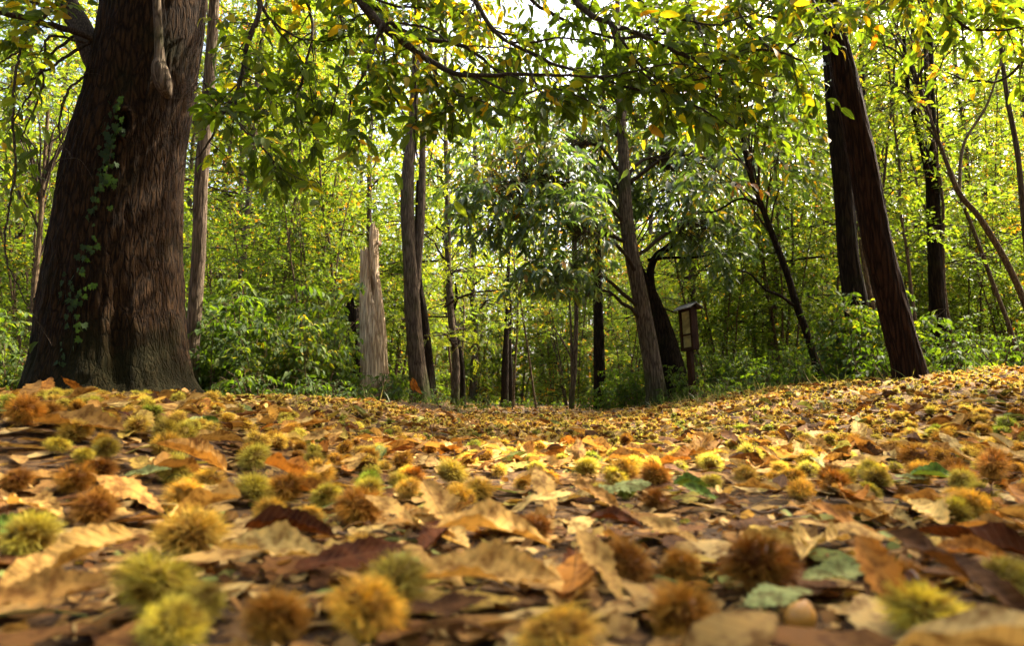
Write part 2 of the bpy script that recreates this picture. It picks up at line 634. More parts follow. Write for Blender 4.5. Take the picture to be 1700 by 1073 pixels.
def burr_mat(name, per_object):
    m, nt, out = new_mat(name)
    if per_object:
        c = N(nt, "ObjectInfo").outputs["Color"]
    else:
        c = N(nt, "Attribute", attribute_name="tint").outputs["Color"]
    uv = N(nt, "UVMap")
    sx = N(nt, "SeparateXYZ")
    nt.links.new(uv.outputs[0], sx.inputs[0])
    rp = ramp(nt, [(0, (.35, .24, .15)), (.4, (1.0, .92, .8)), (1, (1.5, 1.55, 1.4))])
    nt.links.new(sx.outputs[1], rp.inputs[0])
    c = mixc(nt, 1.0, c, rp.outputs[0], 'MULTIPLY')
    if per_object:
        tc = N(nt, "TexCoord")
        nz = N(nt, "TexNoise")
        nz.inputs["Scale"].default_value = 1.1
        nz.inputs["Detail"].default_value = 2.0
        va = N(nt, "VectorMath", operation='ADD')
        nt.links.new(tc.outputs["Object"], va.inputs[0])
        nt.links.new(N(nt, "ObjectInfo").outputs["Location"], va.inputs[1])
        nt.links.new(va.outputs[0], nz.inputs["Vector"])
        mo = ramp(nt, [(.34, (.62, .46, .32)), (.48, (1, 1, .95)), (.66, (1.2, 1.25, 1.05))])
        nt.links.new(nz.outputs["Fac"], mo.inputs[0])
        c = mixc(nt, 1.0, c, mo.outputs[0], 'MULTIPLY')
    rnd = ramp(nt, [(0, (.6, .52, .45)), (.6, (1, 1, 1)), (1, (1.25, 1.2, 1.1))])
    nt.links.new(N(nt, "NewGeometry").outputs["Random Per Island"], rnd.inputs[0])
    c = mixc(nt, 1.0, c, rnd.outputs[0], 'MULTIPLY')
    leaf_shader(nt, out, c, 0.42, (1.2, 1.2, .75), 0.6, None, 0.12)
    return m


def plain_mat(name, c1, c2, scale=20, rough=0.8, stretch=(1, 1, 1), bump=0.3):
    m, nt, out = new_mat(name)
    tc = N(nt, "TexCoord")
    mp = N(nt, "Mapping")
    mp.inputs["Scale"].default_value = stretch
    nt.links.new(tc.outputs["Object"], mp.inputs[0])
    nz = N(nt, "TexNoise")
    nz.inputs["Scale"].default_value = scale
    nz.inputs["Detail"].default_value = 6
    nt.links.new(mp.outputs[0], nz.inputs["Vector"])
    rp = ramp(nt, [(.3, c1), (.7, c2)])
    nt.links.new(nz.outputs["Fac"], rp.inputs[0])
    p = N(nt, "BsdfPrincipled")
    p.inputs["Roughness"].default_value = rough
    p.inputs["Specular IOR Level"].default_value = 0.5 if rough < .5 else 0.08
    nt.links.new(rp.outputs[0], p.inputs["Base Color"])
    bp = N(nt, "Bump")
    bp.inputs["Strength"].default_value = bump
    bp.inputs["Distance"].default_value = 0.01
    nt.links.new(nz.outputs["Fac"], bp.inputs["Height"])
    nt.links.new(bp.outputs[0], p.inputs["Normal"])
    nt.links.new(p.outputs[0], out.inputs["Surface"])
    return m


def soil_mat(name, stops, scale=30.0):
    m, nt, out = new_mat(name)
    tc = N(nt, "TexCoord")
    a = N(nt, "TexNoise")
    a.inputs["Scale"].default_value = scale
    a.inputs["Detail"].default_value = 8
    a.inputs["Roughness"].default_value = 0.7
    nt.links.new(tc.outputs["Object"], a.inputs["Vector"])
    v = N(nt, "TexVoronoi")
    v.inputs["Scale"].default_value = scale * 2.2
    nt.links.new(tc.outputs["Object"], v.inputs["Vector"])
    rp = ramp(nt, stops)
    sv = N(nt, "SeparateColor")
    nt.links.new(v.outputs["Color"], sv.inputs[0])
    nt.links.new(mathn(nt, 'ADD', mathn(nt, 'MULTIPLY', a.outputs["Fac"], .65), mathn(nt, 'MULTIPLY', sv.outputs[0], .32)), rp.inputs[0])
    p = N(nt, "BsdfPrincipled")
    p.inputs["Roughness"].default_value = 0.9
    p.inputs["Specular IOR Level"].default_value = 0.15
    nt.links.new(rp.outputs[0], p.inputs["Base Color"])
    bp = N(nt, "Bump")
    bp.inputs["Strength"].default_value = 1.0
    bp.inputs["Distance"].default_value = 0.02
    nt.links.new(a.outputs["Fac"], bp.inputs["Height"])
    nt.links.new(bp.outputs[0], p.inputs["Normal"])
    nt.links.new(p.outputs[0], out.inputs["Surface"])
    return m


M = {}
M['soil'] = soil_mat("forest_soil", [(.28, (.022, .011, .005)), (.45, (.06, .032, .013)), (.62, (.15, .08, .028)), (.85, (.34, .20, .07))])
M['path'] = soil_mat("trodden_path", [(.3, (.07, .045, .025)), (.55, (.17, .11, .06)), (.8, (.33, .22, .11)), (1.0, (.45, .32, .18))], 18)
M['bark_big'] = bark_mat("old_chestnut_bark", (.002, .0011, .0005), (.036, .018, .0065), (.009, .009, .002), 13.0, .22, 0.9, .03, 0.9)
M['bark_dark'] = bark_mat("dark_bark", (.003, .002, .0012), (.028, .018, .010), (.014, .018, .004), 13.0, .12, 0.9, .02, 0.8)
M['bark_red'] = bark_mat("reddish_bark", (.004, .002, .001), (.038, .017, .008), None, 12.0, .10, 0.9, .02)
M['bark_grey'] = bark_mat("grey_brown_bark", (.022, .015, .010), (.15, .11, .075), (.03, .042, .010), 14.0, .10, 0.8, .02, 1.0)
M['bark_thin'] = bark_mat("thin_stem_bark", (.03, .02, .012), (.15, .105, .06), None, 20.0, .2, 0.4, .008)
M['branch'] = bark_mat("branch_bark", (.014, .010, .007), (.07, .05, .034), None, 25.0, .4, 0.4, .006)
M['deadwood'] = bark_mat("bleached_dead_wood", (.17, .095, .045), (.88, .68, .45), (.19, .10, .045), 15.0, .05, 1.0, .02, .8)

CAN = [(0, (.030, .052, .008)), (.42, (.055, .090, .012)), (.62, (.10, .125, .014)), (.76, (.27, .20, .016)), (.87, (.38, .19, .013)), (.95, (.36, .11, .010)), (1, (.14, .05, .015))]
MIDC = [(0, (.038, .068, .028)), (.50, (.065, .105, .036)), (.76, (.105, .135, .026)), (.88, (.26, .19, .02)), (1, (.32, .12, .015))]
SHR = [(0, (.026, .050, .009)), (.5, (.050, .085, .012)), (.85, (.10, .125, .016)), (1, (.25, .18, .02))]
M['leaf_canopy'] = foliage_mat("chestnut_leaf_overhang", CAN, .55, (2.5, 2.5, .5), True, .6, 'island', .15)
M['leaf_canopy_single'] = foliage_mat("chestnut_leaf_single", CAN, .55, (2.5, 2.5, .5), True, .6, 'object', .15)
M['leaf_mid'] = foliage_mat("chestnut_leaf_mid", MIDC, .45, (2.3, 2.3, .6), False, .38, 'island', .6)
M['leaf_mid_single'] = foliage_mat("chestnut_leaf_mid_single", MIDC, .45, (2.3, 2.3, .6), False, .38, 'object', .6)
M['leaf_gold'] = foliage_mat("yellowing_leaf", [(0, (.055, .090, .013)), (.45, (.080, .118, .020)), (.8, (.135, .152, .026)), (.95, (.29, .21, .025)), (1, (.33, .13, .02))], .57, (2.2, 2.15, .5))
M['leaf_robinia'] = foliage_mat("feathery_yellow_green_leaf", [(0, (.085, .13, .013)), (.5, (.145, .185, .018)), (1, (.25, .24, .025))], .6, (2.2, 2.2, .5))
M['leaf_hazel'] = foliage_mat("understory_leaf", [(0, (.055, .090, .013)), (.5, (.076, .118, .020)), (.84, (.128, .150, .026)), (.95, (.30, .21, .025)), (1, (.33, .12, .02))], .57, (2.25, 2.2, .5))
M['leaf_shrub'] = foliage_mat("broad_shrub_leaf", SHR, .45, (2.3, 2.3, .45), False, .75)
M['leaf_shrub_single'] = foliage_mat("broad_shrub_leaf_single", SHR, .45, (2.3, 2.3, .45), False, .75, 'object')
M['leaf_ivy'] = foliage_mat("ivy_leaf", [(0, (.010, .022, .004)), (1, (.026, .046, .008))], .25, (1.6, 1.7, .5), False, .9, 'object')
M['grass'] = foliage_mat("grass_blade", [(0, (.07, .11, .025)), (.5, (.12, .14, .03)), (.8, (.28, .23, .09)), (1, (.36, .28, .13))], .4)
M['litter'] = litter_mat("fallen_leaf", True)
M['litter_mass'] = litter_mat("fallen_leaf_mass", False)
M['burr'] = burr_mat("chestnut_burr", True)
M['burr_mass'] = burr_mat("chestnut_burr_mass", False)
M['nut'] = plain_mat("chestnut_shell", (.10, .03, .012), (.20, .07, .025), 8, .3, (1, 1, .3), .05)
M['pale_nut'] = plain_mat("golden_husk", (.34, .14, .02), (.46, .22, .03), 6, .4, (1, 1, .3), .1)
M['post_wood'] = plain_mat("stained_post_wood", (.012, .005, .002), (.034, .013, .005), 14, .7, (6, 6, .5), .5)
M['roof_wood'] = plain_mat("weathered_roof_board", (.05, .05, .05), (.12, .115, .11), 10, .75, (1, 8, 1), .4)
M['poster'] = plain_mat("faded_panel", (.10, .08, .025), (.32, .26, .09), 9, .4, (1, 1, 1.5), 0.0)
M['twig'] = plain_mat("dry_twig", (.06, .035, .02), (.16, .10, .06), 40, .8, (1, 1, 1), .3)

# ------------------------------------------------------------------ ground and path
def build_ground():
    gx = 0.4 * np.sinh(np.linspace(-1, 1, 261) * 7.0)
    gy = 1.2 + 0.4 * np.sinh(np.linspace(-1, 1, 261) * 7.0)
    X, Y = np.meshgrid(gx, gy)
    Z = ground_z(X, Y)
    V = np.stack([X, Y, Z], -1).reshape(-1, 3)
    idx = np.arange(len(V)).reshape(X.shape)
    q = np.stack([idx[:-1, :-1], idx[:-1, 1:], idx[1:, 1:], idx[1:, :-1]], -1).reshape(-1, 4)
    g = obj("ground", mesh("ground", V, [q]), M['soil'])
    tag(g, kind="structure", label="leaf-strewn woodland floor rising to a low bank each side")
    cx = V[q].mean(1)
    mid = 0.35 + 0.03 * cx[:, 1]
    half = 0.75 + 0.05 * cx[:, 1] + 0.3 * (fbm(cx[:, 0] * 1.5, cx[:, 1] * .7, 0, 2, 21) - .5)
    sel = q[(np.abs(cx[:, 0] - mid) < half) & (cx[:, 1] > 5) & (cx[:, 1] < 45)]
    used, inv = np.unique(sel, return_inverse=True)
    pv = V[used] + [0, 0, 0.004]
    p = obj("path", mesh("path", pv, [inv.reshape(-1, 4)]), M['path'])
    tag(p, kind="structure", label="trodden earth path leading away between the trees")


build_ground()


# ------------------------------------------------------------------ crowns of the wood behind
def crown_template(seed, H, r0, z0, nb, blen, elev, leaf, tmpl, nleaf, twl, per_m, bend=0.25, sub=5, nstem=1, spread=0.0, lean=0.05, hang=0.3, droop=.25, flat=.45, barehalf=0.0):
    """trunk, branch and crown meshes of one kind of tree, standing at the origin"""
    r = np.random.default_rng(seed)
    gt, gb, gl = Geo(), Geo(), Geo()
    TP, TD, TL = [], [], []
    for s_ in range(nstem):
        a0 = r.uniform(0, 6.28)
        k = 12
        t = np.linspace(0, 1, k)
        h = H * r.uniform(.75, 1.0) if nstem > 1 else H
        out = spread * h * t ** 1.3
        P = np.column_stack([np.cos(a0) * (out + .04 * nstem * (nstem > 1)) + lean * h * t * r.normal(0, .6) + np.cumsum(r.normal(0, .012, k)) * h * .35,
                             np.sin(a0) * (out + .04 * nstem * (nstem > 1)) + lean * h * t * r.normal(0, .6) + np.cumsum(r.normal(0, .012, k)) * h * .35,
                             h * t - 0.15])
        R = r0 * (1 - t) ** .8 + .006
        R[0] *= 1.25
        Pr, Rr = resample(P, R, 26)
        tubes(gt, Pr, Rr, 9)
        m = max(3, nb // nstem)
        for i in range(m):
            u = (i + r.random()) / m
            z = z0 + (1 - z0) * u
            o = np.array([np.interp(z, t, P[:, c]) for c in range(3)])
            az = i * 2.4 + r.normal(0, .4) + a0
            el = elev(u) + r.normal(0, .15)
            L = blen(u) * r.uniform(.7, 1.2)
            d = np.array([math.cos(az) * math.cos(el), math.sin(az) * math.cos(el), math.sin(el)])
            kk = 7
            w = np.linspace(0, 1, kk)[:, None]
            B = o + d * L * w + np.array([0, 0, -bend * L]) * w ** 2 + np.cumsum(r.normal(0, .025, (kk, 3)), 0) * L
            rb = min(.4 * np.interp(z, t, R), .012 + .012 * L)
            tubes(gb, B, rb * (1 - .8 * w[:, 0]) + .002, 5)
            segs = [(B, L)]
            for j in range(sub):
                s = r.uniform(.25, .95)
                q = np.array([np.interp(s, w[:, 0], B[:, c]) for c in range(3)])
                ad = az + r.choice([-1, 1]) * r.uniform(.5, 1.2)
                l2 = L * r.uniform(.3, .55) * (1.15 - .5 * s)
                e2 = r.normal(.05, .3)
                d2 = np.array([math.cos(ad) * math.cos(e2), math.sin(ad) * math.cos(e2), math.sin(e2)])
                S = q + d2 * l2 * w + np.array([0, 0, -bend * .7 * l2]) * w ** 2
                tubes(gb, S, rb * .45 * (1 - .7 * w[:, 0]) + .0015, 4)
                segs.append((S, l2))
            for S, l in segs:
                n = max(2, int(l * per_m))
                s = r.uniform(barehalf, 1, n)
                for c in s:
                    q = np.array([np.interp(c, w[:, 0], S[:, e]) for e in range(3)])
                    ax = norm(S[-1] - S[0])
                    TP.append(q)
                    TD.append(norm(ax * .6 + r.normal(0, .6, 3) + [0, 0, .05]))
                    TL.append(twl * r.uniform(.5, 1.3))
    pos, fr, sz, tw = sprays(r, np.array(TP), np.array(TD), np.array(TL), nleaf, leaf, droop, .8, hang, flat)
    scatter(gl, tmpl, pos, fr, sz)
    tubes(gb, tw[::2], np.tile(np.linspace(.0035, .0012, 4), (len(tw[::2]), 1)), 3)
    return gt.build("trunk"), gb.build("branch"), gl.build("crown", smooth=True)


LS = leaf_simple(.5, .12, .08)
LSn = leaf_simple(.40, .18, .10)
PIN = leaf_pinnate()
TEMPL = {}
for i, sd in enumerate((31, 32, 33)):
    TEMPL['tall', i] = crown_template(sd, 17, .13, .16, 56, lambda u: 2.7 - 1.5 * u, lambda u: .25 + .5 * u, .105, LS, 10, .5, 3.8, hang=.25)
for i, sd in enumerate((41, 42)):
    TEMPL['robinia', i] = crown_template(sd, 15, .11, .12, 40, lambda u: 2.6 - 1.2 * u, lambda u: .2 + .6 * u, .26, PIN, 5, .55, 2.4, hang=.25)
for i, sd in enumerate((51, 52, 53)):
    TEMPL['hazel', i] = crown_template(sd, 6.0, .022, .07, 62, lambda u: 1.2 - .5 * u, lambda u: .3 + .4 * u, .085, LS, 8, .34, 8.0, nstem=5, spread=.17, sub=4)
for i, sd in enumerate((61, 62, 63)):
    TEMPL['stem', i] = crown_template(sd, 8.5, .026, .22, 20, lambda u: .9 - .3 * u, lambda u: .5 + .3 * u, .085, LS, 7, .32, 5.0, sub=3, lean=.12)
for (k, i), (a, b, c) in TEMPL.items():
    a.materials.append(M['bark_thin'] if k in ('hazel', 'stem') else M['bark_grey'])
    b.materials.append(M['branch'])
    c.materials.append({'tall': M['leaf_gold'], 'robinia': M['leaf_robinia'], 'hazel': M['leaf_hazel'], 'stem': M['leaf_gold']}[k])


def plant(kind, var, x, y, rz, sc, name, label, cat, group):
    root = empty(name, (x, y, gz(x, y)), label, cat, group)
    root.rotation_euler = (0, 0, rz)
    root.scale = (sc, sc, sc)
    for nm, me in zip(("trunk", "branch", "crown"), TEMPL[kind, var]):
        o = obj(nm, me, None, root)
        if nm == "branch":
            o["kind"] = "stuff"
    return root


ORD = ["first", "second", "third", "fourth", "fifth", "sixth", "seventh", "eighth", "ninth", "tenth", "eleventh", "twelfth", "thirteenth", "fourteenth", "fifteenth", "sixteenth", "seventeenth", "eighteenth", "nineteenth", "twentieth",
       "twenty-first", "twenty-second", "twenty-third", "twenty-fourth", "twenty-fifth", "twenty-sixth", "twenty-seventh", "twenty-eighth", "twenty-ninth"] + ["thirtieth"] + ["thirty-" + t for t in ("first", "second", "third", "fourth", "fifth", "sixth", "seventh", "eighth", "ninth")] + ["fortieth"] + ["forty-" + t for t in ("first", "second", "third", "fourth", "fifth")]
ZONES = [(-900, 200, "beyond the left side of the ivied trunk"), (200, 610, "between the ivied trunk and the dead snag"), (610, 780, "behind the twin grey trunks"),
         (780, 960, "at the far end of the path"), (960, 1180, "behind the big broad-leaved chestnut and the post"), (1180, 1420, "between the notice post and the leaning trunk"),
         (1420, 2700, "beyond the leaning trunk on the bank")]


def zone(px):
    for a, b, t in ZONES:
        if a <= px < b:
            return t


def plant_rank(kind, name, what, cat, group, spots, clear=False):
    """spots: (px, depth, scale); the labels count within each zone"""
    byz = {}
    for px, Y, sc in spots:
        if clear and 15.5 < Y < 28.5 and -2.5 < (px - CX) / F * Y < 11:
            continue
        if kind == 'hazel' and 765 < px < 1015 and Y < 28:
            continue
        byz.setdefault(zone(px), []).append((px, Y, sc))
    nv = len([1 for k in TEMPL if k[0] == kind])
    for z, l in byz.items():
        l.sort()
        for i, (px, Y, sc) in enumerate(l):
            x = (px - CX) / F * Y
            lab = "%s %s" % (what, z) if len(l) == 1 else "%s %s, %s counting rightwards" % (what, z, ORD[i % len(ORD)])
            plant(kind, int(RNG.integers(nv)), x, Y, RNG.uniform(0, 6.28), sc, name, lab, cat, group)


def spots(r, pxs, y0, y1, s0, s1, jit=40):
    return [(p + r.normal(0, jit), r.uniform(y0, y1), r.uniform(s0, s1)) for p in pxs]


r_ = np.random.default_rng(77)
plant_rank('tall', "slender_tree", "tall slender yellowing tree", "tree", "tall slender trees of the wood",
           spots(r_, [-220, 60, 400, 640, 1150, 1330, 1560, 1760], 13, 17, .6, .75, 25)
           + spots(r_, range(-150, 1900, 140), 19, 26, .85, 1.1)
           + spots(r_, [1310, 1400, 1460, 1530, 1600, 1660, 1720, 60, 130, 380, 450, 520], 22, 29, 1.0, 1.2, 15)
           + spots(r_, range(-100, 1850, 110), 29, 40, 1.1, 1.45), True)
plant_rank('robinia', "feathery_tree", "feathery bright yellow-green tree", "tree", "feathery-leaved trees of the wood",
           spots(r_, [470, 760, 1480, 1290, 150, 1650], 12, 15, .6, .75, 20) + spots(r_, [330, 560, 700, 880, 1390, 1600, -50, 1000, 1180], 17, 24, .8, 1.05, 25), True)
plant_rank('hazel', "understory_bush", "many-stemmed small-leaved understory bush", "bush", "understory bushes",
           spots(r_, [-160, -20, 90, 370, 450, 540, 1230, 1300, 1480, 1590, 1680, 1800], 9.5, 12, .55, .75, 20)
           + spots(r_, list(range(-80, 860, 85)) + list(range(1020, 1800, 85)), 13, 17, .7, .95, 20)
           + spots(r_, [p for p in range(-60, 1760, 55) if not 790 < p < 960], 19, 26, .8, 1.1, 20)
           + spots(r_, list(range(-60, 1760, 60)), 28, 38, 1.0, 1.4, 25)
           + spots(r_, list(range(500, 1300, 34)), 36, 44, 1.3, 1.8, 10))
plant_rank('stem', "thin_sapling", "thin pale upright sapling", "sapling", "thin saplings of the thicket",
           spots(r_, [15, 40, 72, 100, 415, 480, 520, 560], 9, 13, .7, .9, 10)
           + spots(r_, list(range(660, 900, 38)), 15, 22, .8, 1.1, 9)
           + spots(r_, list(range(1170, 1420, 27)), 10, 17, .7, 1.0, 8)
           + spots(r_, list(range(1450, 1720, 20)), 8, 16, .7, 1.0, 8))


def build_far_wood():
    r = np.random.default_rng(5)
    n = 150000
    a = r.uniform(-1.15, 1.15, n)
    d = r.uniform(44, 70, n)
    P = np.column_stack([np.sin(a) * d, np.cos(a) * d, r.uniform(0, 1, n) ** 1.15 * (21 + 9 * fbm(a * 9, d * .1, 0, 2, 4))])
    clump = fbm(P[:, 0] * .35, P[:, 1] * .35, P[:, 2] * .45, 2, 8)
    P = P[clump > .37]
    P[:, 2] += ground_z(P[:, 0], P[:, 1])
    g = Geo()
    dd = r.normal(0, 1, P.shape)
    scatter(g, LS, P, frames(dd, r.normal(0, 1, P.shape)), r.uniform(.28, .55, len(P)))
    m = 160
    a = r.uniform(-1.1, 1.1, m)
    d = r.uniform(42, 64, m)
    b = np.column_stack([np.sin(a) * d, np.cos(a) * d, np.zeros(m)])
    b[:, 2] = ground_z(b[:, 0], b[:, 1]) - .3
    w = np.linspace(0, 1, 5)
    T = b[:, None] + np.array([0, 0, 15.0]) * w[None, :, None] + np.cumsum(r.normal(0, .3, (m, 5, 3)), 1)
    me = g.build("woodland")
    o = obj("woodland", me, M['leaf_gold'])
    tag(o, "far woodland closing the view at the end of the path", "woodland", kind="stuff")
    g2 = Geo()
    tubes(g2, T, np.tile(np.linspace(.14, .05, 5), (m, 1)), 6)
    o2 = obj("far_trunks", g2.build("far_trunks"), M['bark_grey'], o)
    o2["kind"] = "stuff"


build_far_wood()


# the wood beside and behind the camera: unseen trees added to shade the foreground
for i, (x, y, sc) in enumerate([(-9, 2, .9), (-7, -4, 1), (-3.5, -6.5, .9), (.5, -8, 1), (4, -6, .95), (7.5, -3, 1), (-11, -2, 1.1), (-5, -11, 1.1), (3, -12, 1.1), (9, -8, 1), (13, -1, 1.0), (-12, 7, 1.0), (6.2, 2.2, .75), (7.6, 4.6, .8), (9.5, 3.2, .9), (8.2, .6, .85), (10.5, 6.4, .9), (6.8, -1.2, .8), (-2, -3.8, .75), (2.2, -4.2, .8)]):
    plant('tall', i % 3, x, y, i * 1.3, sc, "slender_tree", "slender unseen woodland tree outside the picture, added for shade, %s clockwise from the left" % ORD[i], "tree", "unseen woodland trees added for shade")


# ------------------------------------------------------------------ the trees one can point at
def px_trunk(rows, Y, up=None):
    """rows (px, py, width px) at distance Y, base first -> points, radii"""
    P = [at(a, b, Y) for a, b, w in rows]
    R = [w / 2 * mpp(a, b, Y) for a, b, w in rows]
    d = norm(P[0] - P[1])
    P.insert(0, P[0] + np.array([0, 0, -.25]) + d * [.05, .05, 0])
    R.insert(0, R[0] * 1.2)
    P = np.array(P)
    return P, np.array(R)


def base_of(P):
    return (P[1][0], P[1][1], gz(P[1][0], P[1][1]))


def rooted(rows, Y):
    """let the lowest row meet the ground at that distance"""
    a, b, w = rows[0]
    x = (a - CX) / F * Y
    z = gz(x, Y)
    px, py, _ = proj(np.array([[x, Y, z]]))
    if py[0] > b + 1:
        rows = [(a, float(py[0]), w * 1.08)] + list(rows)
    return rows


def hand_tree(name, label, rows, Y, mat, seg=36, rings=90, amp=.05, freq=24, seed=0, flare=.25, cat="tree", forks=(), crown=None):
    P, R = px_trunk(rooted(rows, Y), Y)
    g, _, _ = trunk_geo(P, R, seg, rings, amp, freq, 2.0, seed, flare * 1.9, 4)
    b = base_of(P)
    root = empty(name, b, label, cat)
    obj("trunk", g.build("trunk", b), mat, root)
    for fk in forks:
        FP = np.array([at(a, c, Y + dy) for a, c, w, dy in fk])
        FR = np.array([w / 2 * mpp(a, c, Y) for a, c, w, dy in fk])
        g2, _, _ = trunk_geo(FP, FR, 18, 50, amp, freq, 2.0, seed + 3)
        obj("limb", g2.build("limb", b), mat, root)
    if crown:
        add_crown(root, P[-1] if crown.get('at') is None else crown['at'], b, crown, seed, P)
    return root, P, R


def add_crown(root, c, b, cr, seed, TP):
    """a crown of leafy sprays round the point c (metres); cr: rad (x,y,z), n sprays, mat, leaf, tmpl"""
    r = np.random.default_rng(seed + 900)
    n = cr['n']
    q = norm(r.normal(0, 1, (n, 3))) * r.uniform(.25, 1, (n, 1)) ** .5 * np.array(cr['rad'])
    P = np.asarray(c) + q
    keep = fbm(P[:, 0] * 1.1, P[:, 1] * 1.1, P[:, 2] * 1.3, 2, seed) > cr.get('gap', .42)
    P, q = P[keep], q[keep]
    D = norm(q * [1, 1, .4] + r.normal(0, .4, q.shape))
    pos, fr, sz, tw = sprays(r, P, D, r.uniform(.3, .7, len(P)), cr.get('nleaf', 8), cr['leaf'], .3, .8, cr.get('hang', .4), .5)
    g = Geo()
    scatter(g, cr['tmpl'], pos, fr, sz)
    obj("crown", g.build("crown", b), M[cr['mat']], root)
    g = Geo()
    m = min(len(P), cr.get('m', 20))
    e = P[:m]
    w = np.linspace(0, 1, 9)
    zs = np.clip(np.minimum(e[:, 2], c[2]) - r.uniform(.1, 1.1, m), TP[2][2], TP[-1][2])
    s = np.column_stack([np.interp(zs, TP[:, 2], TP[:, k]) for k in range(3)])
    B = s[:, None] + (e - s)[:, None] * w[None, :, None] + np.array([0, 0, .25]) * (np.sin(w * 3.14))[None, :, None] + np.cumsum(r.normal(0, .02, (m, 9, 3)), 1) * np.sin(w * 3.14)[None, :, None]
    tubes(g, B, np.tile(np.linspace(.013, .003, 9), (m, 1)), 5)
    tubes(g, tw, np.tile(np.linspace(.004, .0015, 4), (len(tw), 1)), 3)
    obj("twigs", g.build("twigs", b), M['branch'], root)["kind"] = "stuff"


# the old ivied chestnut
BIG_Y = 4.8
BIG = [(186, 676, 296), (186, 655, 268), (186, 635, 250), (187, 600, 234), (188, 560, 225), (188, 520, 217), (192, 470, 208), (195, 420, 198), (200, 370, 191), (206, 310, 184), (216, 250, 175), (229, 190, 165), (240, 120, 160), (252, 50, 157), (258, -10, 156), (264, -90, 158), (268, -200, 150), (262, -380, 132), (250, -620, 105)]
bP, bR = px_trunk(BIG, BIG_Y)
bP[0] = bP[1] + [0, 0, -.2]
big_z = bP[:, 2]


def big_extra(th, L, rr):
    z = np.interp(L, np.concatenate([[0], np.cumsum(np.linalg.norm(np.diff(bP, axis=0), axis=1))]), bP[:, 2])
    th = np.asarray(th)
    front = -math.pi / 2 if False else None
    # angle a: 0 is the picture's right edge, 90 faces the camera
    a = np.degrees(np.arctan2(FACE * np.sin(th), SIDE * np.cos(th)))
    def g(a0, w):
        d = (a - a0 + 180) % 360 - 180
        return np.exp(-(d / w) ** 2)
    e = -0.085 * g(150, 6) * ss(.25, .8, z) * (1 - ss(1.35, 1.75, z))          # the deep crease down the left flank
    e = e + 0.05 * g(168, 14) * (1 - ss(1.3, 1.8, z))
    e = e - 0.05 * g(50, 7) * (1 - ss(.5, 1.3, z)) + .05 * g(30, 12) * (1 - ss(.2, .9, z)) + .04 * g(75, 16) * (1 - ss(.1, .7, z))
    zk = 2.13
    d2 = ((a - 63) / 6.5) ** 2 + ((z - zk) / .085) ** 2
    e = e + .035 * np.exp(-(np.sqrt(d2) - 1.25) ** 2 / .12) - .10 * np.exp(-d2 * 1.6)   # knot hole
    return e


SIDE, FACE = 1.0, 1.0
_T = norm(bP[5] - bP[4])
_A = norm(np.cross(_T, np.array([0.12, 1.0, 0.05])))
_B = np.cross(_T, _A)
SIDE = 1.0 if _A[0] > 0 else -1.0
FACE = 1.0 if _B[1] < 0 else -1.0
g, _, _ = trunk_geo(bP, bR, 240, 300, .034, 21, 3.2, 4, .08, 7, big_extra)
bb = (bP[1][0], BIG_Y, gz(bP[1][0], BIG_Y))
big = empty("chestnut_tree", bb, "huge old chestnut tree with a thick furrowed ivied trunk and overhanging branches", "tree")
obj("trunk", g.build("trunk", bb), M['bark_big'], big)


def big_surface(px, py):
    rows = sorted(BIG, key=lambda t: t[1])
    ys = [t[1] for t in rows]
    c = np.interp(py, ys, [t[0] for t in rows])
    w = np.interp(py, ys, [t[2] for t in rows]) / 2
    o = np.clip((px - c) / w, -.97, .97)
    rad = w * mpp(px, py, BIG_Y)
    return at(px, py, BIG_Y - rad * math.sqrt(1 - o * o) - .012), o


# the straight shoot with its swollen foot on the trunk's face
sh = [(288, 168, 8), (283, 160, 20), (277, 143, 29), (271, 118, 27), (271, 100, 17), (272, 60, 14), (273, 0, 13), (275, -60, 12), (280, -160, 9)]
SP, SR = [], []
for a, b, w in sh:
    p, o = big_surface(a, max(b, -190))
    SP.append(p + np.array([0, -.05 - .0006 * max(0, 100 - b), 0]))
    SR.append(w / 2 * mpp(a, b, 4.3))
g, _, _ = trunk_geo(np.array(SP), np.array(SR), 22, 50, .02, 30, 3, 8)
tag(obj("shoot", g.build("shoot", bb), M['bark_grey'], big), "straight grey shoot rising from a swollen knot")

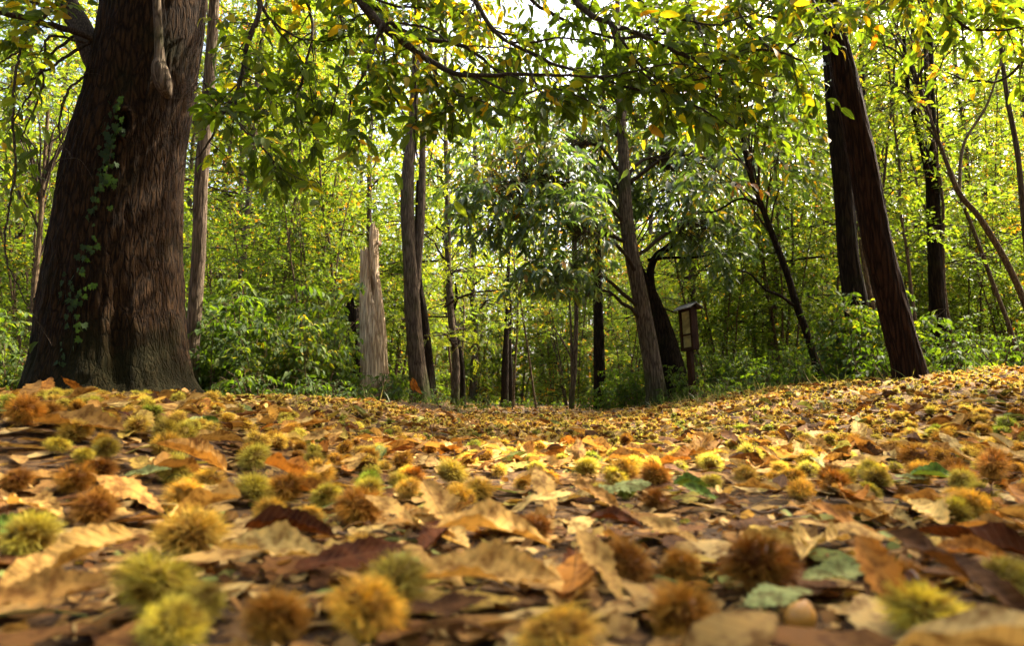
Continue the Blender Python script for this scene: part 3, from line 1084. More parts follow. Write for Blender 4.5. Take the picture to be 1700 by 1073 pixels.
# ivy on the trunk
iv = [(88, 652), (105, 612), (122, 560), (126, 505), (134, 462), (150, 400), (163, 345), (172, 305), (182, 262), (190, 215), (196, 165)]
ip = np.array([big_surface(a, b)[0] for a, b in iv])
ipr, irr = resample(ip, np.linspace(.007, .003, len(iv)), 60)
ivy = empty("ivy_vine", (ip[0][0], ip[0][1], ip[0][2]), "dark green ivy climbing the front of the huge trunk", "ivy")
g = Geo()
tubes(g, ipr, irr, 6)
obj("stem", g.build("stem", ip[0]), M['branch'], ivy)
r = np.random.default_rng(12)
ivy_me = mesh("leaf", *[(v, [f]) for v, f, _, _ in [leaf_ivy()]][0], uv=leaf_ivy()[3])
ivy_me.materials.append(M['leaf_ivy'])
dens = [(165, 225, 26), (215, 300, 30), (300, 360, 14), (360, 450, 16), (455, 510, 34), (505, 560, 16), (560, 655, 34)]
for y0, y1, n in dens:
    for k in range(int(n * 1.7)):
        py = r.uniform(y0, y1)
        px = np.interp(py, [q[1] for q in iv[::-1]], [q[0] for q in iv[::-1]]) + r.normal(0, 9 if y0 < 440 else 15)
        p, o = big_surface(px, py)
        nrm = norm(np.array([o, -math.sqrt(1 - o * o), .25]) + r.normal(0, .3, 3))
        d = norm(np.array([r.normal(0, .5), 0, -1.0 + r.normal(0, .3)]))
        fr = frames(d[None], nrm[None])[0]
        s = r.uniform(.026, .055)
        mt = Matrix(np.vstack([np.column_stack([fr * s, p + nrm * (r.uniform(.015, .05) + .05 * (py > 420)) - ip[0]]), [0, 0, 0, 1]]).tolist())
        o_ = obj("leaf", ivy_me, None, ivy)
        o_.matrix_local = mt

# ------------------------------------------------------------------ leaves that are parts of their own
HI = [leaf_long(11, .42, .16, .10, .14, .012, s, 1, .25 * s - .2, .3 * (s - 1.5)) for s in range(4)]
LO = [leaf_long(7, .42, .18, .10, .14, .01, s + 9, 1, .2 * s, .3 * (s - 1)) for s in range(3)]


def leaf_meshes(tmpls, mat):
    out = []
    for V, f3, f4, uv in tmpls:
        me = mesh("leaf", V, [f for f in (f3, f4) if f is not None], uv)
        me.materials.append(mat)
        out.append(me)
    return out


def to_matrix(fr, s, p):
    m = np.eye(4)
    m[:3, :3] = fr * s
    m[:3, 3] = p
    return Matrix(m.tolist())


def hang_leaves(root, b, pos, fr, sz, nmax, single_meshes, mass_tmpls, mass_mat, name="leaf"):
    """the nmax leaves that show largest become objects, the rest one mass"""
    x, y, d = proj(pos)
    sc = np.where((x > -10) & (x < 1710) & (y > -10) & (y < 1080) & (d > .1), sz / np.maximum(d, .1), 0)
    order = np.argsort(-sc)
    top = order[:nmax]
    top = top[sc[top] > 0]
    rest = np.setdiff1d(np.arange(len(pos)), top)
    b = np.asarray(b)
    for i, k in enumerate(top):
        o = obj(name, single_meshes[i % len(single_meshes)], None, root)
        o.matrix_local = to_matrix(fr[k], sz[k], pos[k] - b)
    g = Geo()
    pick = rest % len(mass_tmpls)
    for j, t in enumerate(mass_tmpls):
        s = rest[pick == j]
        scatter(g, t, pos[s], fr[s], sz[s])
    m = obj("foliage", g.build("foliage", b), mass_mat, root)
    m["kind"] = "stuff"


class Bough:
    """branches drawn in the picture at a real distance, with side shoots and leaves"""
    def __init__(s, seed, leaf=.10):
        s.r = np.random.default_rng(seed)
        s.g = Geo()
        s.leaf = leaf
        s.keep = .8
        s.far = 1.0
        s.trunk = None
        s.L = []

    def line(s, rows, shoots=9, slen=.5, w0=None, nl=6, bare=.15, down=.35):
        """rows: (px, py, Y, width px)"""
        r = s.r
        P = np.array([at(a, b, Y * s.far) for a, b, Y, w in rows])
        R = np.array([w / 2 * mpp(a, b, Y) for a, b, Y, w in rows])
        C, CR = resample(P, R, 14 + 6 * len(rows))
        wob = np.cumsum(r.normal(0, .004, C.shape), 0)
        wob -= np.linspace(0, 1, len(C))[:, None] * wob[-1]
        C = C + wob
        tubes(s.g, C, CR, 8)
        if s.trunk is not None and rows[0][1] < -10:          # out of the picture: on to the trunk
            z = min(C[0][2] + .25 + .25 * abs(C[0][0] - s.trunk[-1][0]), s.trunk[-1][2])
            q = np.array([np.interp(z, s.trunk[:, 2], s.trunk[:, k]) for k in range(3)])
            K, KR = resample([q, (q + C[0]) / 2 + [0, 0, .3], C[0]], [CR[0] * 2.2, CR[0] * 1.5, CR[0]], 20)
            tubes(s.g, K, KR, 8)
        if shoots:
            s.shoots(C, CR, shoots, slen, nl, bare, down)
        return C

    def shoots(s, C, CR, n, slen, nl, bare, down):
        r = s.r
        k = (np.linspace(bare, 1, n) + r.normal(0, .03, n)).clip(0, 1)
        for j, u in enumerate(k):
            i = int(u * (len(C) - 1))
            T = norm(C[min(i + 1, len(C) - 1)] - C[max(i - 1, 0)])
            d = norm(T * .7 + r.normal(0, .6, 3) + [0, 0, -down * r.uniform(-.9, .55)])
            L = slen * .55 * r.uniform(.5, 1.35)
            w = np.linspace(0, 1, 7)[:, None]
            S = C[i] + d * L * w + np.array([0, 0, -.16 * L]) * w ** 2 + np.cumsum(r.normal(0, .012, (7, 3)), 0) * L
            tubes(s.g, S, np.linspace(min(CR[i] * .6, .006), .0018, 7), 5)
            m = r.integers(2, 5)
            us = np.concatenate([r.uniform(.25, .95, m), [1.0]])
            Q = np.column_stack([np.interp(us, w[:, 0], S[:, c]) for c in range(3)])
            ax = norm(S[-1] - S[0])
            D = norm(ax * .7 + r.normal(0, .5, (len(Q), 3)) + [0, 0, -.15])
            pos, fr, sz, tw = sprays(r, Q, D, r.uniform(.10, .26, len(Q)), nl, s.leaf, .25, .8, .35, .7, .1)
            keep = r.random(len(pos)) < s.keep
            s.L.append((pos[keep], fr[keep], sz[keep]))
            tubes(s.g, tw, np.tile(np.linspace(.0022, .001, 4), (len(tw), 1)), 3)

    def leaves(s):
        return [np.concatenate([q[i] for q in s.L]) for i in range(3)]


# ------------------------------------------------------------------ the old chestnut's overhang
bo = Bough(3)
bo.trunk = bP
D0 = 4.3
lim = bo.line([(330, -260, 4.7, 50), (420, -170, 4.5, 36), (520, -90, 4.4, 26), (600, -5, 4.3, 18), (640, 40, 4.25, 15), (700, 85, 4.2, 11), (770, 117, 4.1, 8), (870, 120, 4.0, 6), (960, 126, 3.9, 4)], 22, .5, nl=6, bare=.42)
bo.line([(600, -12, 4.35, 10), (632, 22, 4.4, 9), (690, 62, 4.5, 8), (745, 70, 4.5, 7), (810, 105, 4.5, 5), (880, 172, 4.4, 3)], 14, .5)
bo.line([(760, -60, 4.5, 9), (800, 20, 4.3, 8), (850, 72, 4.2, 6), (960, 118, 4.1, 5), (1060, 150, 4.0, 4), (1150, 150, 4.0, 3)], 18, .5)
bo.line([(900, -70, 4.3, 12), (960, -5, 4.2, 10), (1010, 32, 4.1, 9), (1060, 48, 4.1, 8), (1130, 85, 4.0, 6), (1200, 95, 4.0, 5), (1270, 82, 4.0, 4), (1330, 100, 4.0, 3)], 24, .5)
bo.line([(1010, 32, 4.1, 6), (1040, 90, 4.0, 4), (1100, 150, 3.9, 3), (1170, 185, 3.9, 3), (1230, 215, 3.9, 2)], 12, .42)
bo.line([(1120, -40, 4.4, 7), (1160, 40, 4.3, 5), (1175, 95, 4.2, 4), (1225, 150, 4.2, 3), (1238, 205, 4.2, 2)], 12, .42)
bo.line([(1180, -40, 4.6, 7), (1240, 40, 4.5, 5), (1290, 90, 4.4, 4), (1330, 60, 4.4, 3)], 12, .45)
bo.line([(635, 35, 4.25, 5), (620, 85, 4.1, 4.5), (598, 132, 4.0, 4), (578, 165, 4.0, 3.5), (574, 200, 3.95, 3), (596, 245, 3.9, 2)], 9, .32, down=.6)
bo.line([(632, 45, 4.25, 4), (640, 120, 4.2, 3), (672, 190, 4.2, 2.5), (700, 232, 4.1, 2)], 7, .32, down=.6)
bo.line([(685, 95, 4.2, 4), (690, 160, 4.1, 3), (686, 225, 4.05, 2.5), (698, 278, 4.0, 2)], 5, .22, down=.6, nl=4)
bo.line([(700, 80, 4.2, 5), (722, 140, 4.1, 4), (735, 165, 4.1, 3), (752, 178, 4.0, 2)], 6, .3, down=.5)
bo.line([(880, 120, 4.0, 4), (905, 160, 3.9, 3), (925, 175, 3.9, 2)], 5, .3)
bo.line([(400, -130, 4.5, 16), (428, -5, 4.3, 9), (415, 55, 4.2, 8), (402, 105, 4.2, 7), (390, 160, 4.1, 6), (372, 185, 4.1, 5), (352, 225, 4.1, 4), (330, 260, 4.1, 3)], 14, .45, bare=.3, down=.5)
bo.line([(390, 160, 4.1, 5), (398, 205, 4.0, 4), (425, 240, 3.9, 3), (470, 282, 3.9, 2)], 9, .4, down=.5)
bo.line([(372, 185, 4.1, 4), (350, 155, 4.2, 3), (332, 120, 4.2, 2)], 5, .3)
bo.line([(470, -60, 4.5, 7), (520, 30, 4.4, 5), (512, 110, 4.3, 4), (495, 170, 4.3, 3), (500, 250, 4.2, 2)], 11, .42, down=.6)
bo.line([(530, -50, 4.6, 6), (575, 50, 4.5, 4), (560, 140, 4.4, 3), (545, 210, 4.4, 2)], 9, .4, down=.6)
bo.line([(425, 5, 4.3, 5), (470, 60, 4.4, 3.5), (500, 105, 4.4, 3), (520, 180, 4.4, 2)], 7, .4, down=.6)
bo.line([(820, -60, 4.8, 8), (900, 10, 4.7, 6), (1000, 60, 4.7, 5), (1090, 60, 4.6, 4), (1180, 40, 4.6, 3)], 20, .5)
bo.line([(640, -60, 5.0, 8), (720, -10, 5.0, 6), (800, 40, 4.9, 5), (870, 60, 4.8, 3)], 16, .5)
bo.line([(1000, -50, 5.0, 8), (1080, 20, 5.0, 6), (1150, 110, 4.9, 5), (1200, 170, 4.8, 4), (1270, 190, 4.8, 3)], 20, .5)
bo.line([(1180, -60, 5.2, 8), (1230, 10, 5.2, 6), (1300, 30, 5.1, 4), (1360, 10, 5.1, 3)], 14, .5)
bo.line([(500, -80, 5.2, 8), (580, -20, 5.2, 6), (660, 10, 5.1, 4), (740, 10, 5.0, 3)], 14, .5)
# bare side branches that show as dark lines
for rows in ([(640, 40, 4.2, 5), (700, 40, 4.1, 4), (760, 75, 4.1, 3), (850, 80, 4.0, 2)], [(770, 117, 4.1, 5), (850, 160, 4.0, 4), (920, 150, 3.9, 3), (1010, 185, 3.9, 2)], [(700, 85, 4.2, 4), (760, 150, 4.1, 3), (800, 165, 4.0, 2.5), (870, 200, 4.0, 1.5)],
             [(1060, 48, 4.1, 5), (1120, 30, 4.1, 4), (1190, 40, 4.0, 3), (1260, 20, 4.0, 2)], [(1010, 32, 4.1, 5), (1060, 100, 4.0, 4), (1130, 130, 4.0, 3), (1210, 130, 4.0, 2), (1290, 150, 4.0, 1.5)], [(960, 126, 3.9, 4), (1050, 118, 3.9, 3), (1120, 105, 3.9, 2.5), (1200, 125, 3.9, 1.5)],
             [(1130, 85, 4.0, 4), (1170, 130, 4.0, 3), (1190, 180, 4.0, 2), (1180, 230, 4.0, 1.5)], [(850, 72, 4.2, 4), (940, 60, 4.2, 3), (1020, 95, 4.2, 2), (1090, 100, 4.2, 1.5)], [(428, -5, 4.3, 5), (460, 40, 4.3, 4), (520, 65, 4.3, 3), (580, 60, 4.3, 2)], [(402, 105, 4.2, 4), (440, 140, 4.1, 3), (460, 190, 4.1, 2)],
             [(150, 66, 4.6, 6), (110, 95, 4.5, 5), (60, 130, 4.4, 3), (0, 150, 4.3, 2)], [(120, 55, 4.5, 5), (95, 20, 4.5, 4), (40, -5, 4.4, 3)], [(138, 50, 4.7, 6), (80, 95, 4.7, 4), (40, 160, 4.7, 3), (15, 215, 4.7, 2)]):
    bo.line(rows, 3, .2, nl=2, bare=.5)
# limbs to the left of the trunk
bo.line([(240, 205, 4.75, 44), (165, 112, 4.75, 40), (138, 50, 4.75, 34), (100, -10, 4.8, 30), (40, -110, 4.9, 22), (-60, -220, 5.0, 14)], 10, .6, bare=.6)
bo.line([(220, 110, 4.72, 16), (150, 66, 4.6, 11), (120, 55, 4.5, 11), (60, 42, 4.4, 10), (0, 27, 4.3, 9), (-80, 10, 4.2, 7), (-180, 30, 4.2, 4)], 14, .45, bare=.3, down=.5)
bo.line([(60, 42, 4.4, 5), (40, 60, 4.3, 4.5), (26, 120, 4.2, 4), (20, 200, 4.2, 4), (22, 290, 4.2, 3.5), (14, 340, 4.2, 3), (6, 385, 4.2, 3), (14, 440, 4.2, 2.5), (40, 495, 4.2, 2), (62, 530, 4.2, 1.5)], 5, .25, nl=3, bare=.05)
bo.line([(150, 72, 4.6, 5), (85, 60, 4.4, 4), (72, 110, 4.4, 3.5), (62, 170, 4.4, 3), (35, 235, 4.4, 2)], 6, .35, down=.5, nl=4)
bo.line([(160, 100, 4.65, 6), (140, 125, 4.5, 4), (112, 145, 4.4, 4), (103, 180, 4.4, 3), (103, 220, 4.4, 3), (118, 262, 4.4, 2)], 6, .35, down=.5, nl=4)
bo.line([(100, 0, 4.8, 8), (70, 40, 5.0, 5), (30, 85, 5.2, 4), (-10, 110, 5.3, 3)], 7, .5, down=.4)
# the crown above the picture
bo.keep = .9
for k in range(26):
    x0, y0, z0 = bo.r.uniform(-4.5, 3.2), bo.r.uniform(1.0, 7.5), bo.r.uniform(4.4, 8.0)
    s0 = np.array([bP[-2][0], BIG_Y, bP[-2][2] - bo.r.uniform(0, 1.8)])
    e = np.array([x0, y0, z0])
    w = np.linspace(0, 1, 16)[:, None]
    C = s0 + (e - s0) * w + np.array([0, 0, .8]) * np.sin(w * 3.14) + np.cumsum(bo.r.normal(0, .03, (16, 3)), 0)
    CR = np.linspace(.05, .008, 16)
    tubes(bo.g, C, CR, 6)
    bo.shoots(C, CR, 15, .8, 6, .35, .1)
obj("limb", bo.g.build("limb", bb), M['branch'], big)
pos, fr, sz = bo.leaves()
lx, ly, ld = proj(pos)
k_ = ~((lx > 70) & (lx < 335) & (ly > 20) & (ly < 660) & (ld < 5.0))       # the trunk's face stays clear of sprays
low_ = ly - np.interp(lx, [300, 560, 640, 760, 860, 1000, 1150, 1300, 1400], [330, 300, 250, 215, 195, 200, 240, 245, 160])
k_ &= (low_ < 0) | (bo.r.random(len(ly)) < .22)                           # shoots thin out towards their hanging ends
pos, fr, sz = pos[k_], fr[k_], sz[k_]
hang_leaves(big, bb, pos, fr, sz, 300, leaf_meshes(HI, M['leaf_canopy_single']), LO, M['leaf_canopy'])

# ------------------------------------------------------------------ the leaning pair on the right bank
lean, lP, lR = hand_tree("leaning_tree", "dark red-barked trunk leaning left on the right-hand bank", [(1512, 632, 54), (1506, 600, 50), (1495, 560, 48), (1475, 480, 46), (1455, 400, 45), (1437, 300, 44), (1417, 200, 42), (1396, 100, 39), (1377, 20, 36), (1350, -120, 32), (1325, -300, 26), (1300, -560, 18)],
                         5.2, M['bark_red'], 110, 240, .10, 22, 15, .30)
bl = Bough(21, .10)
bl.trunk = lP
bl.line([(1346, -130, 5.2, 14), (1420, -120, 4.6, 10), (1480, -60, 4.3, 8), (1470, 0, 4.1, 5), (1440, 25, 4.0, 3)], 10, .38, bare=.45, down=.5)
bl.line([(1352, -110, 5.2, 12), (1330, -60, 4.4, 8), (1345, -10, 3.9, 5), (1370, 30, 3.7, 3), (1385, 60, 3.6, 2)], 10, .3, bare=.5, down=.6)
bl.line([(1480, -60, 4.3, 8), (1560, -10, 4.4, 6), (1600, 40, 4.5, 5), (1650, 52, 4.6, 4), (1720, 42, 4.6, 3)], 15, .42, down=.5)
bl.line([(1520, -40, 4.4, 6), (1600, -30, 4.6, 5), (1690, 10, 4.8, 3), (1760, 60, 4.9, 2)], 12, .45, down=.5)
bl.line([(1760, 20, 4.6, 6), (1700, 95, 4.7, 5), (1660, 128, 4.8, 4), (1610, 131, 4.8, 3), (1572, 120, 4.8, 2)], 4, .25, nl=3)
bl.line([(1346, -130, 5.2, 8), (1300, -60, 5.0, 6), (1270, 0, 4.8, 4), (1230, 60, 4.7, 3)], 8, .4)
bl.keep = .9
for k in range(34):  # unseen crown limbs, multiplied and spread rightwards to shade the foreground
    e = np.array([bl.r.uniform(.6, 6.5), bl.r.uniform(1.0, 6.5), bl.r.uniform(4.8, 8.0)])
    s0 = lP[-1] - np.array([0, 0, bl.r.uniform(0, 1.5)])
    w = np.linspace(0, 1, 14)[:, None]
    C = s0 + (e - s0) * w + np.array([0, 0, .6]) * np.sin(w * 3.14) + np.cumsum(bl.r.normal(0, .03, (14, 3)), 0)
    tubes(bl.g, C, np.linspace(.035, .006, 14), 6)
    bl.shoots(C, np.linspace(.035, .006, 14), 11, .7, 6, .35, .1)
lb = base_of(lP)
obj("limb", bl.g.build("limb", lb), M['branch'], lean)
pos, fr, sz = bl.leaves()
lx, ly, ld = proj(pos)
k_ = ~((np.abs(lx - np.interp(ly, [0, 100, 300, 640], [1380, 1395, 1425, 1500])) < 62) & (ly > 45) & (ly < 640) & (ld < 5.6))
k_ &= (ly < 150) | (ly < -50) | (bl.r.random(len(ly)) < .35)
pos, fr, sz = pos[k_], fr[k_], sz[k_]
hang_leaves(lean, lb, pos, fr, sz, 160, leaf_meshes(HI, M['leaf_canopy_single']), LO, M['leaf_canopy'])

hand_tree("upright_tree", "dark furrowed upright trunk standing just behind the leaning one", [(1428, 625, 46), (1427, 560, 42), (1420, 500, 38), (1408, 420, 33), (1401, 320, 32), (1391, 210, 31), (1384, 120, 30), (1375, 0, 28), (1366, -150, 25), (1355, -420, 18)], 7.0, M['bark_dark'], 70, 170, .08, 30, 18, .3,
          crown=dict(rad=(2.0, 2.0, 1.6), n=260, leaf=.14, tmpl=LO[1], mat='leaf_canopy'))
hand_tree("slim_tree", "slim dark trunk glimpsed between the leaning and the upright trunk", [(1444, 600, 15), (1442, 480, 13), (1440, 400, 12), (1437, 300, 10), (1432, 150, 9), (1425, -80, 6)], 10.5, M['bark_dark'], 24, 80, .06, 30, 19)
hand_tree("ivied_tree", "dark ivy-flecked trunk right of the leaning trunk", [(1565, 600, 30), (1561, 560, 27), (1556, 500, 24), (1552, 420, 22), (1549, 330, 21), (1545, 200, 17), (1541, 60, 14), (1538, -150, 9)], 9.0, M['bark_dark'], 44, 130, .08, 30, 20, .3,
          forks=[[(1549, 330, 10, 0), (1530, 240, 8, -.2), (1508, 150, 7, -.3), (1500, 60, 5, -.4)]],
          crown=dict(rad=(1.8, 1.6, 1.5), n=160, leaf=.12, tmpl=LO[2], mat='leaf_gold'))
hand_tree("slanting_tree", "slim trunk slanting steeply in from the right edge of the picture", [(1735, 600, 11), (1700, 500, 10), (1665, 425, 10), (1625, 360, 9), (1592, 320, 8), (1566, 255, 6), (1535, 170, 5), (1510, 90, 4)], 8.0, M['bark_thin'], 24, 90, .06, 30, 22,
          forks=[[(1592, 320, 6, 0), (1600, 240, 5, .2), (1640, 170, 4, .3), (1668, 80, 3, .4)]], crown=dict(rad=(.9, .9, .7), n=90, leaf=.10, tmpl=LSn, mat='leaf_gold'))
hand_tree("pale_sapling_tree", "pale slim trunk lit along one side at the right picture edge", [(1730, 610, 9), (1705, 420, 9), (1690, 260, 8), (1672, 160, 7), (1660, 60, 6), (1655, -60, 5)], 8.6, M['bark_grey'], 24, 80, .05, 30, 23)
hand_tree("crooked_sapling", "slim crooked dark sapling between the notice post and the leaning pair", [(1362, 634, 14), (1352, 595, 13), (1338, 550, 12), (1320, 500, 12), (1307, 455, 11), (1286, 400, 10), (1262, 335, 9), (1243, 280, 8), (1228, 200, 6), (1220, 120, 4)], 8.0, M['bark_dark'], 30, 110, .05, 34, 24, .3,
          forks=[[(1319, 508, 6, 0), (1296, 492, 5, -.2), (1270, 480, 4, -.3), (1245, 455, 3, -.4), (1225, 450, 2, -.5)], [(1268, 345, 5, 0), (1230, 330, 4, -.2), (1190, 350, 3, -.3), (1165, 352, 2, -.3)]],
          crown=dict(rad=(1.0, .9, .9), n=130, leaf=.13, tmpl=LO[0], mat='leaf_mid', at=at(1225, 210, 7.8)))
hand_tree("pale_barked_tree", "pale slim trunk close behind the huge ivied trunk", [(316, 622, 26), (320, 560, 24), (326, 480, 23), (331, 400, 22), (334, 300, 22), (342, 200, 20), (349, 110, 18), (356, 0, 16), (366, -200, 12)], 6.8, M['bark_grey'], 44, 140, .07, 30, 26, .25,
          crown=dict(rad=(1.4, 1.4, 1.2), n=130, leaf=.13, tmpl=LO[1], mat='leaf_canopy'))
hand_tree("leftmost_sapling", "slim brown sapling left of the huge ivied trunk, the thickest there", [(50, 640, 10), (53, 560, 10), (57, 480, 9), (66, 390, 8), (72, 300, 6), (80, 180, 5)], 7.6, M['bark_thin'], 20, 70, .04, 30, 27,
          forks=[[(57, 470, 5, 0), (75, 430, 4, .1), (92, 400, 4, .2)]], crown=dict(rad=(.8, .8, .9), n=110, leaf=.11, tmpl=LSn, mat='leaf_gold', at=at(85, 230, 7.8)))

hand_tree("twin_trunk_tree", "grey fissured trunk forking in two, just right of the dead snag", [(697, 648, 34), (692, 600, 29), (685, 520, 27), (681, 440, 24), (676, 350, 23), (677, 290, 21), (683, 230, 17), (688, 160, 14), (692, 60, 13), (698, -120, 10)], 11.0, M['bark_grey'], 56, 150, .09, 34, 28, .2,
          forks=[[(689, 480, 17, .05), (694, 420, 15, .05), (699, 360, 13, .05), (701, 290, 12, .05), (703, 215, 10, .05), (713, 100, 8, .1), (720, -60, 6, .1)]],
          crown=dict(rad=(2.0, 1.8, 1.6), n=170, leaf=.26, nleaf=5, tmpl=PIN, mat='leaf_robinia'))
hand_tree("mossy_tree", "dark mossy trunk leaning behind the grey forked trunk", [(712, 662, 27), (709, 610, 24), (704, 560, 22), (699, 510, 19), (694, 470, 15), (693, 400, 11), (695, 300, 8)], 11.5, M['bark_dark'], 36, 80, .08, 34, 29, .2)
hand_tree("crooked_thin_tree", "crooked thin dark tree between the forked trunk and the path", [(768, 662, 11), (766, 610, 10), (758, 560, 11), (750, 520, 11), (746, 470, 10), (743, 420, 8), (741, 360, 6), (745, 260, 5)], 14, M['bark_dark'], 24, 80, .07, 30, 30, .2,
          forks=[[(751, 520, 6, 0), (742, 500, 5, 0), (738, 470, 4, 0)], [(752, 520, 5, 0), (758, 495, 5, 0), (756, 470, 3, 0)]], crown=dict(rad=(1.2, 1.1, .9), n=120, leaf=.12, tmpl=LSn, mat='leaf_gold', at=at(755, 380, 14)))
hand_tree("far_tree", "thicker of the two dark trunks side by side at the path's far end", [(838, 655, 13), (839, 600, 12), (841, 550, 9), (843, 480, 7), (846, 380, 5)], 21, M['bark_dark'], 20, 60, .06, 20, 31, .2)
hand_tree("far_tree", "thinner of the two dark trunks side by side at the path's far end", [(848, 660, 10), (847, 615, 9), (846, 570, 7), (848, 480, 5)], 21.5, M['bark_dark'], 20, 50, .06, 20, 32, .2)
hand_tree("path_side_tree", "slim smooth grey trunk beside the far end of the path", [(949, 668, 9), (953, 620, 9), (956, 560, 8), (957, 500, 7), (955, 420, 6), (958, 300, 4)], 15, M['bark_grey'], 22, 70, .03, 30, 33, .2,
          forks=[[(950, 650, 5, 0), (949, 590, 5, 0), (948, 545, 4, 0), (944, 480, 3, 0)], [(951, 600, 3, 0), (936, 570, 3, 0), (920, 545, 2, 0)]], crown=dict(rad=(1.2, 1.1, .7), n=90, leaf=.12, tmpl=LSn, mat='leaf_gold', at=at(955, 350, 15)))
hand_tree("straight_tree", "straight dark trunk left of the big broad-leaved chestnut", [(996, 665, 22), (995, 620, 20), (994, 560, 18), (993, 500, 16), (993, 420, 12), (996, 330, 10), (1000, 200, 8), (1005, 20, 6)], 13.5, M['bark_dark'], 32, 100, .07, 30, 34, .2,
          crown=dict(rad=(1.6, 1.5, 1.2), n=110, leaf=.12, tmpl=LSn, mat='leaf_hazel', at=at(1000, 130, 13.5)))
hand_tree("gnarled_tree", "gnarled dark ivy-hung trunk just behind the big broad-leaved chestnut", [(1120, 652, 50), (1116, 620, 45), (1108, 580, 38), (1096, 530, 27), (1080, 485, 19), (1062, 450, 16), (1046, 410, 13), (1036, 370, 11), (1028, 300, 8)], 11.0, M['bark_dark'], 60, 120, .11, 22, 35, .25,
          forks=[[(1092, 525, 18, 0), (1082, 480, 15, 0), (1080, 450, 13, 0), (1090, 425, 12, 0), (1108, 412, 12, 0), (1125, 395, 11, 0), (1132, 378, 9, 0), (1142, 340, 6, 0)],
                 [(1128, 392, 7, 0), (1150, 392, 5, 0), (1180, 388, 3, 0)], [(1075, 432, 6, -.1), (1110, 428, 5, -.2), (1150, 428, 4, -.3), (1190, 420, 2, -.3)]],
          crown=dict(rad=(1.4, 1.0, .9), n=90, m=6, leaf=.14, tmpl=LO[1], mat='leaf_mid', at=at(1160, 330, 11.2)))

# ------------------------------------------------------------------ the big broad-leaved chestnut in the middle
mid, mP, mR = hand_tree("broad_leaved_chestnut", "big chestnut in the middle with drooping blue-green leaves and a leaning grey trunk", [(1090, 655, 36), (1084, 610, 31), (1075, 560, 30), (1062, 490, 27), (1049, 425, 25), (1040, 360, 23), (1037, 300, 20), (1035, 250, 18), (1030, 180, 14), (1026, 60, 10), (1024, -100, 6)],
                        10.0, M['bark_grey'], 60, 150, .08, 32, 36, .3)
mb = base_of(mP)
r = np.random.default_rng(44)
cl = [(860, 300, 125, 110, 130), (800, 330, 50, 70, 35), (930, 250, 110, 80, 90), (955, 385, 85, 85, 110), (900, 465, 55, 45, 32), (955, 490, 45, 35, 24), (1120, 290, 110, 110, 110), (1185, 400, 65, 70, 60), (1060, 210, 120, 60, 80), (1190, 260, 60, 90, 55), (880, 200, 90, 40, 50), (1010, 330, 60, 60, 50)]
g = Geo()
PP, DD = [], []
for cx, cyy, rx, ry, n in cl:
    Yc = 11.0 + r.uniform(-.3, .4) if 1000 < cx < 1150 else 9.4 + r.uniform(-.7, .9)
    c = at(cx, cyy, Yc)
    s0 = np.array([np.interp(c[2] - .35, mP[:, 2], mP[:, k]) for k in range(3)])
    w = np.linspace(0, 1, 10)[:, None]
    Lb = s0 + (c - s0) * w + np.array([0, 0, .28]) * np.sin(w * 3.14) + np.cumsum(r.normal(0, .02, (10, 3)), 0)
    tubes(g, Lb, np.linspace(.035, .010, 10), 7)
    n = int(n * 1.9)
    q = norm(r.normal(0, 1, (n, 3))) * r.uniform(.1, 1, (n, 1)) ** .45
    P = c + q * np.array([rx, 0, 0]) / F * Yc + q * np.array([0, .8, 0]) + q * np.array([0, 0, ry]) / F * Yc
    P = P[fbm(P[:, 0] * 2.2, P[:, 1] * 2.2, P[:, 2] * 2.6, 2, 71) > .36]
    PP.append(P)
    DD.append(norm((P - c) * [1, 1, .3] + r.normal(0, .25, P.shape) + [0, -.1, -.1]))
    src = Lb[r.integers(4, 10, len(P))]
    w = np.linspace(0, 1, 6)
    B = src[:, None] + (P - src)[:, None] * w[None, :, None] + np.array([0, 0, .08]) * np.sin(w * 3.14)[None, :, None]
    tubes(g, B, np.tile(np.linspace(.005, .002, 6), (len(P), 1)), 4)
PP, DD = np.concatenate(PP), np.concatenate(DD)
pos, fr, sz, tw = sprays(r, PP, DD, r.uniform(.14, .34, len(PP)), 9, .15, .3, .85, .40, .5, .1)
lx, ly, ld = proj(pos)
k_ = ~((np.abs(lx - np.interp(ly, [200, 300, 425, 560, 650], [1031, 1037, 1049, 1075, 1090])) < 30) & (ly > 215) & (ld < 10.4))
k_ &= (ly < 492) | (lx > 1130)
pos, fr, sz = pos[k_], fr[k_], sz[k_]
tubes(g, tw, np.tile(np.linspace(.003, .0012, 4), (len(tw), 1)), 3)
obj("limb", g.build("limb", mb), M['branch'], mid)
NARROW = [leaf_long(7, .30, .3, .10, .12, .01, s + 20, 1, .25 * s, .3 * (s - 1)) for s in range(3)]
hang_leaves(mid, mb, pos, fr, sz, 300, leaf_meshes(NARROW, M['leaf_mid_single']), [leaf_long(5, .30, .3, .1, 0, .0, s + 30, 1, .25 * s, .3 * (s - 1), 0) for s in range(3)], M['leaf_mid'])

# ------------------------------------------------------------------ dead snag
def snag(name, label, rows, Y, mat, zmax, extra, seed, seg=96, rings=150, amp=.10):
    P, R = px_trunk(rooted(rows, Y), Y)
    def top(V, th, L):
        lim = zmax(V, th)
        V[..., 2] = np.minimum(V[..., 2], lim)
        return V
    g, _, _ = trunk_geo(P, R, seg, rings, amp, 24, .7, seed, .15, 5, extra, top)
    b = base_of(P)
    root = empty(name, b, label, "dead tree")
    obj("trunk", g.build("trunk", b), mat, root)
    return root, b


SN = 9.0
def zrow(py, px=615, Y=SN):
    return at(px, py, Y)[2]


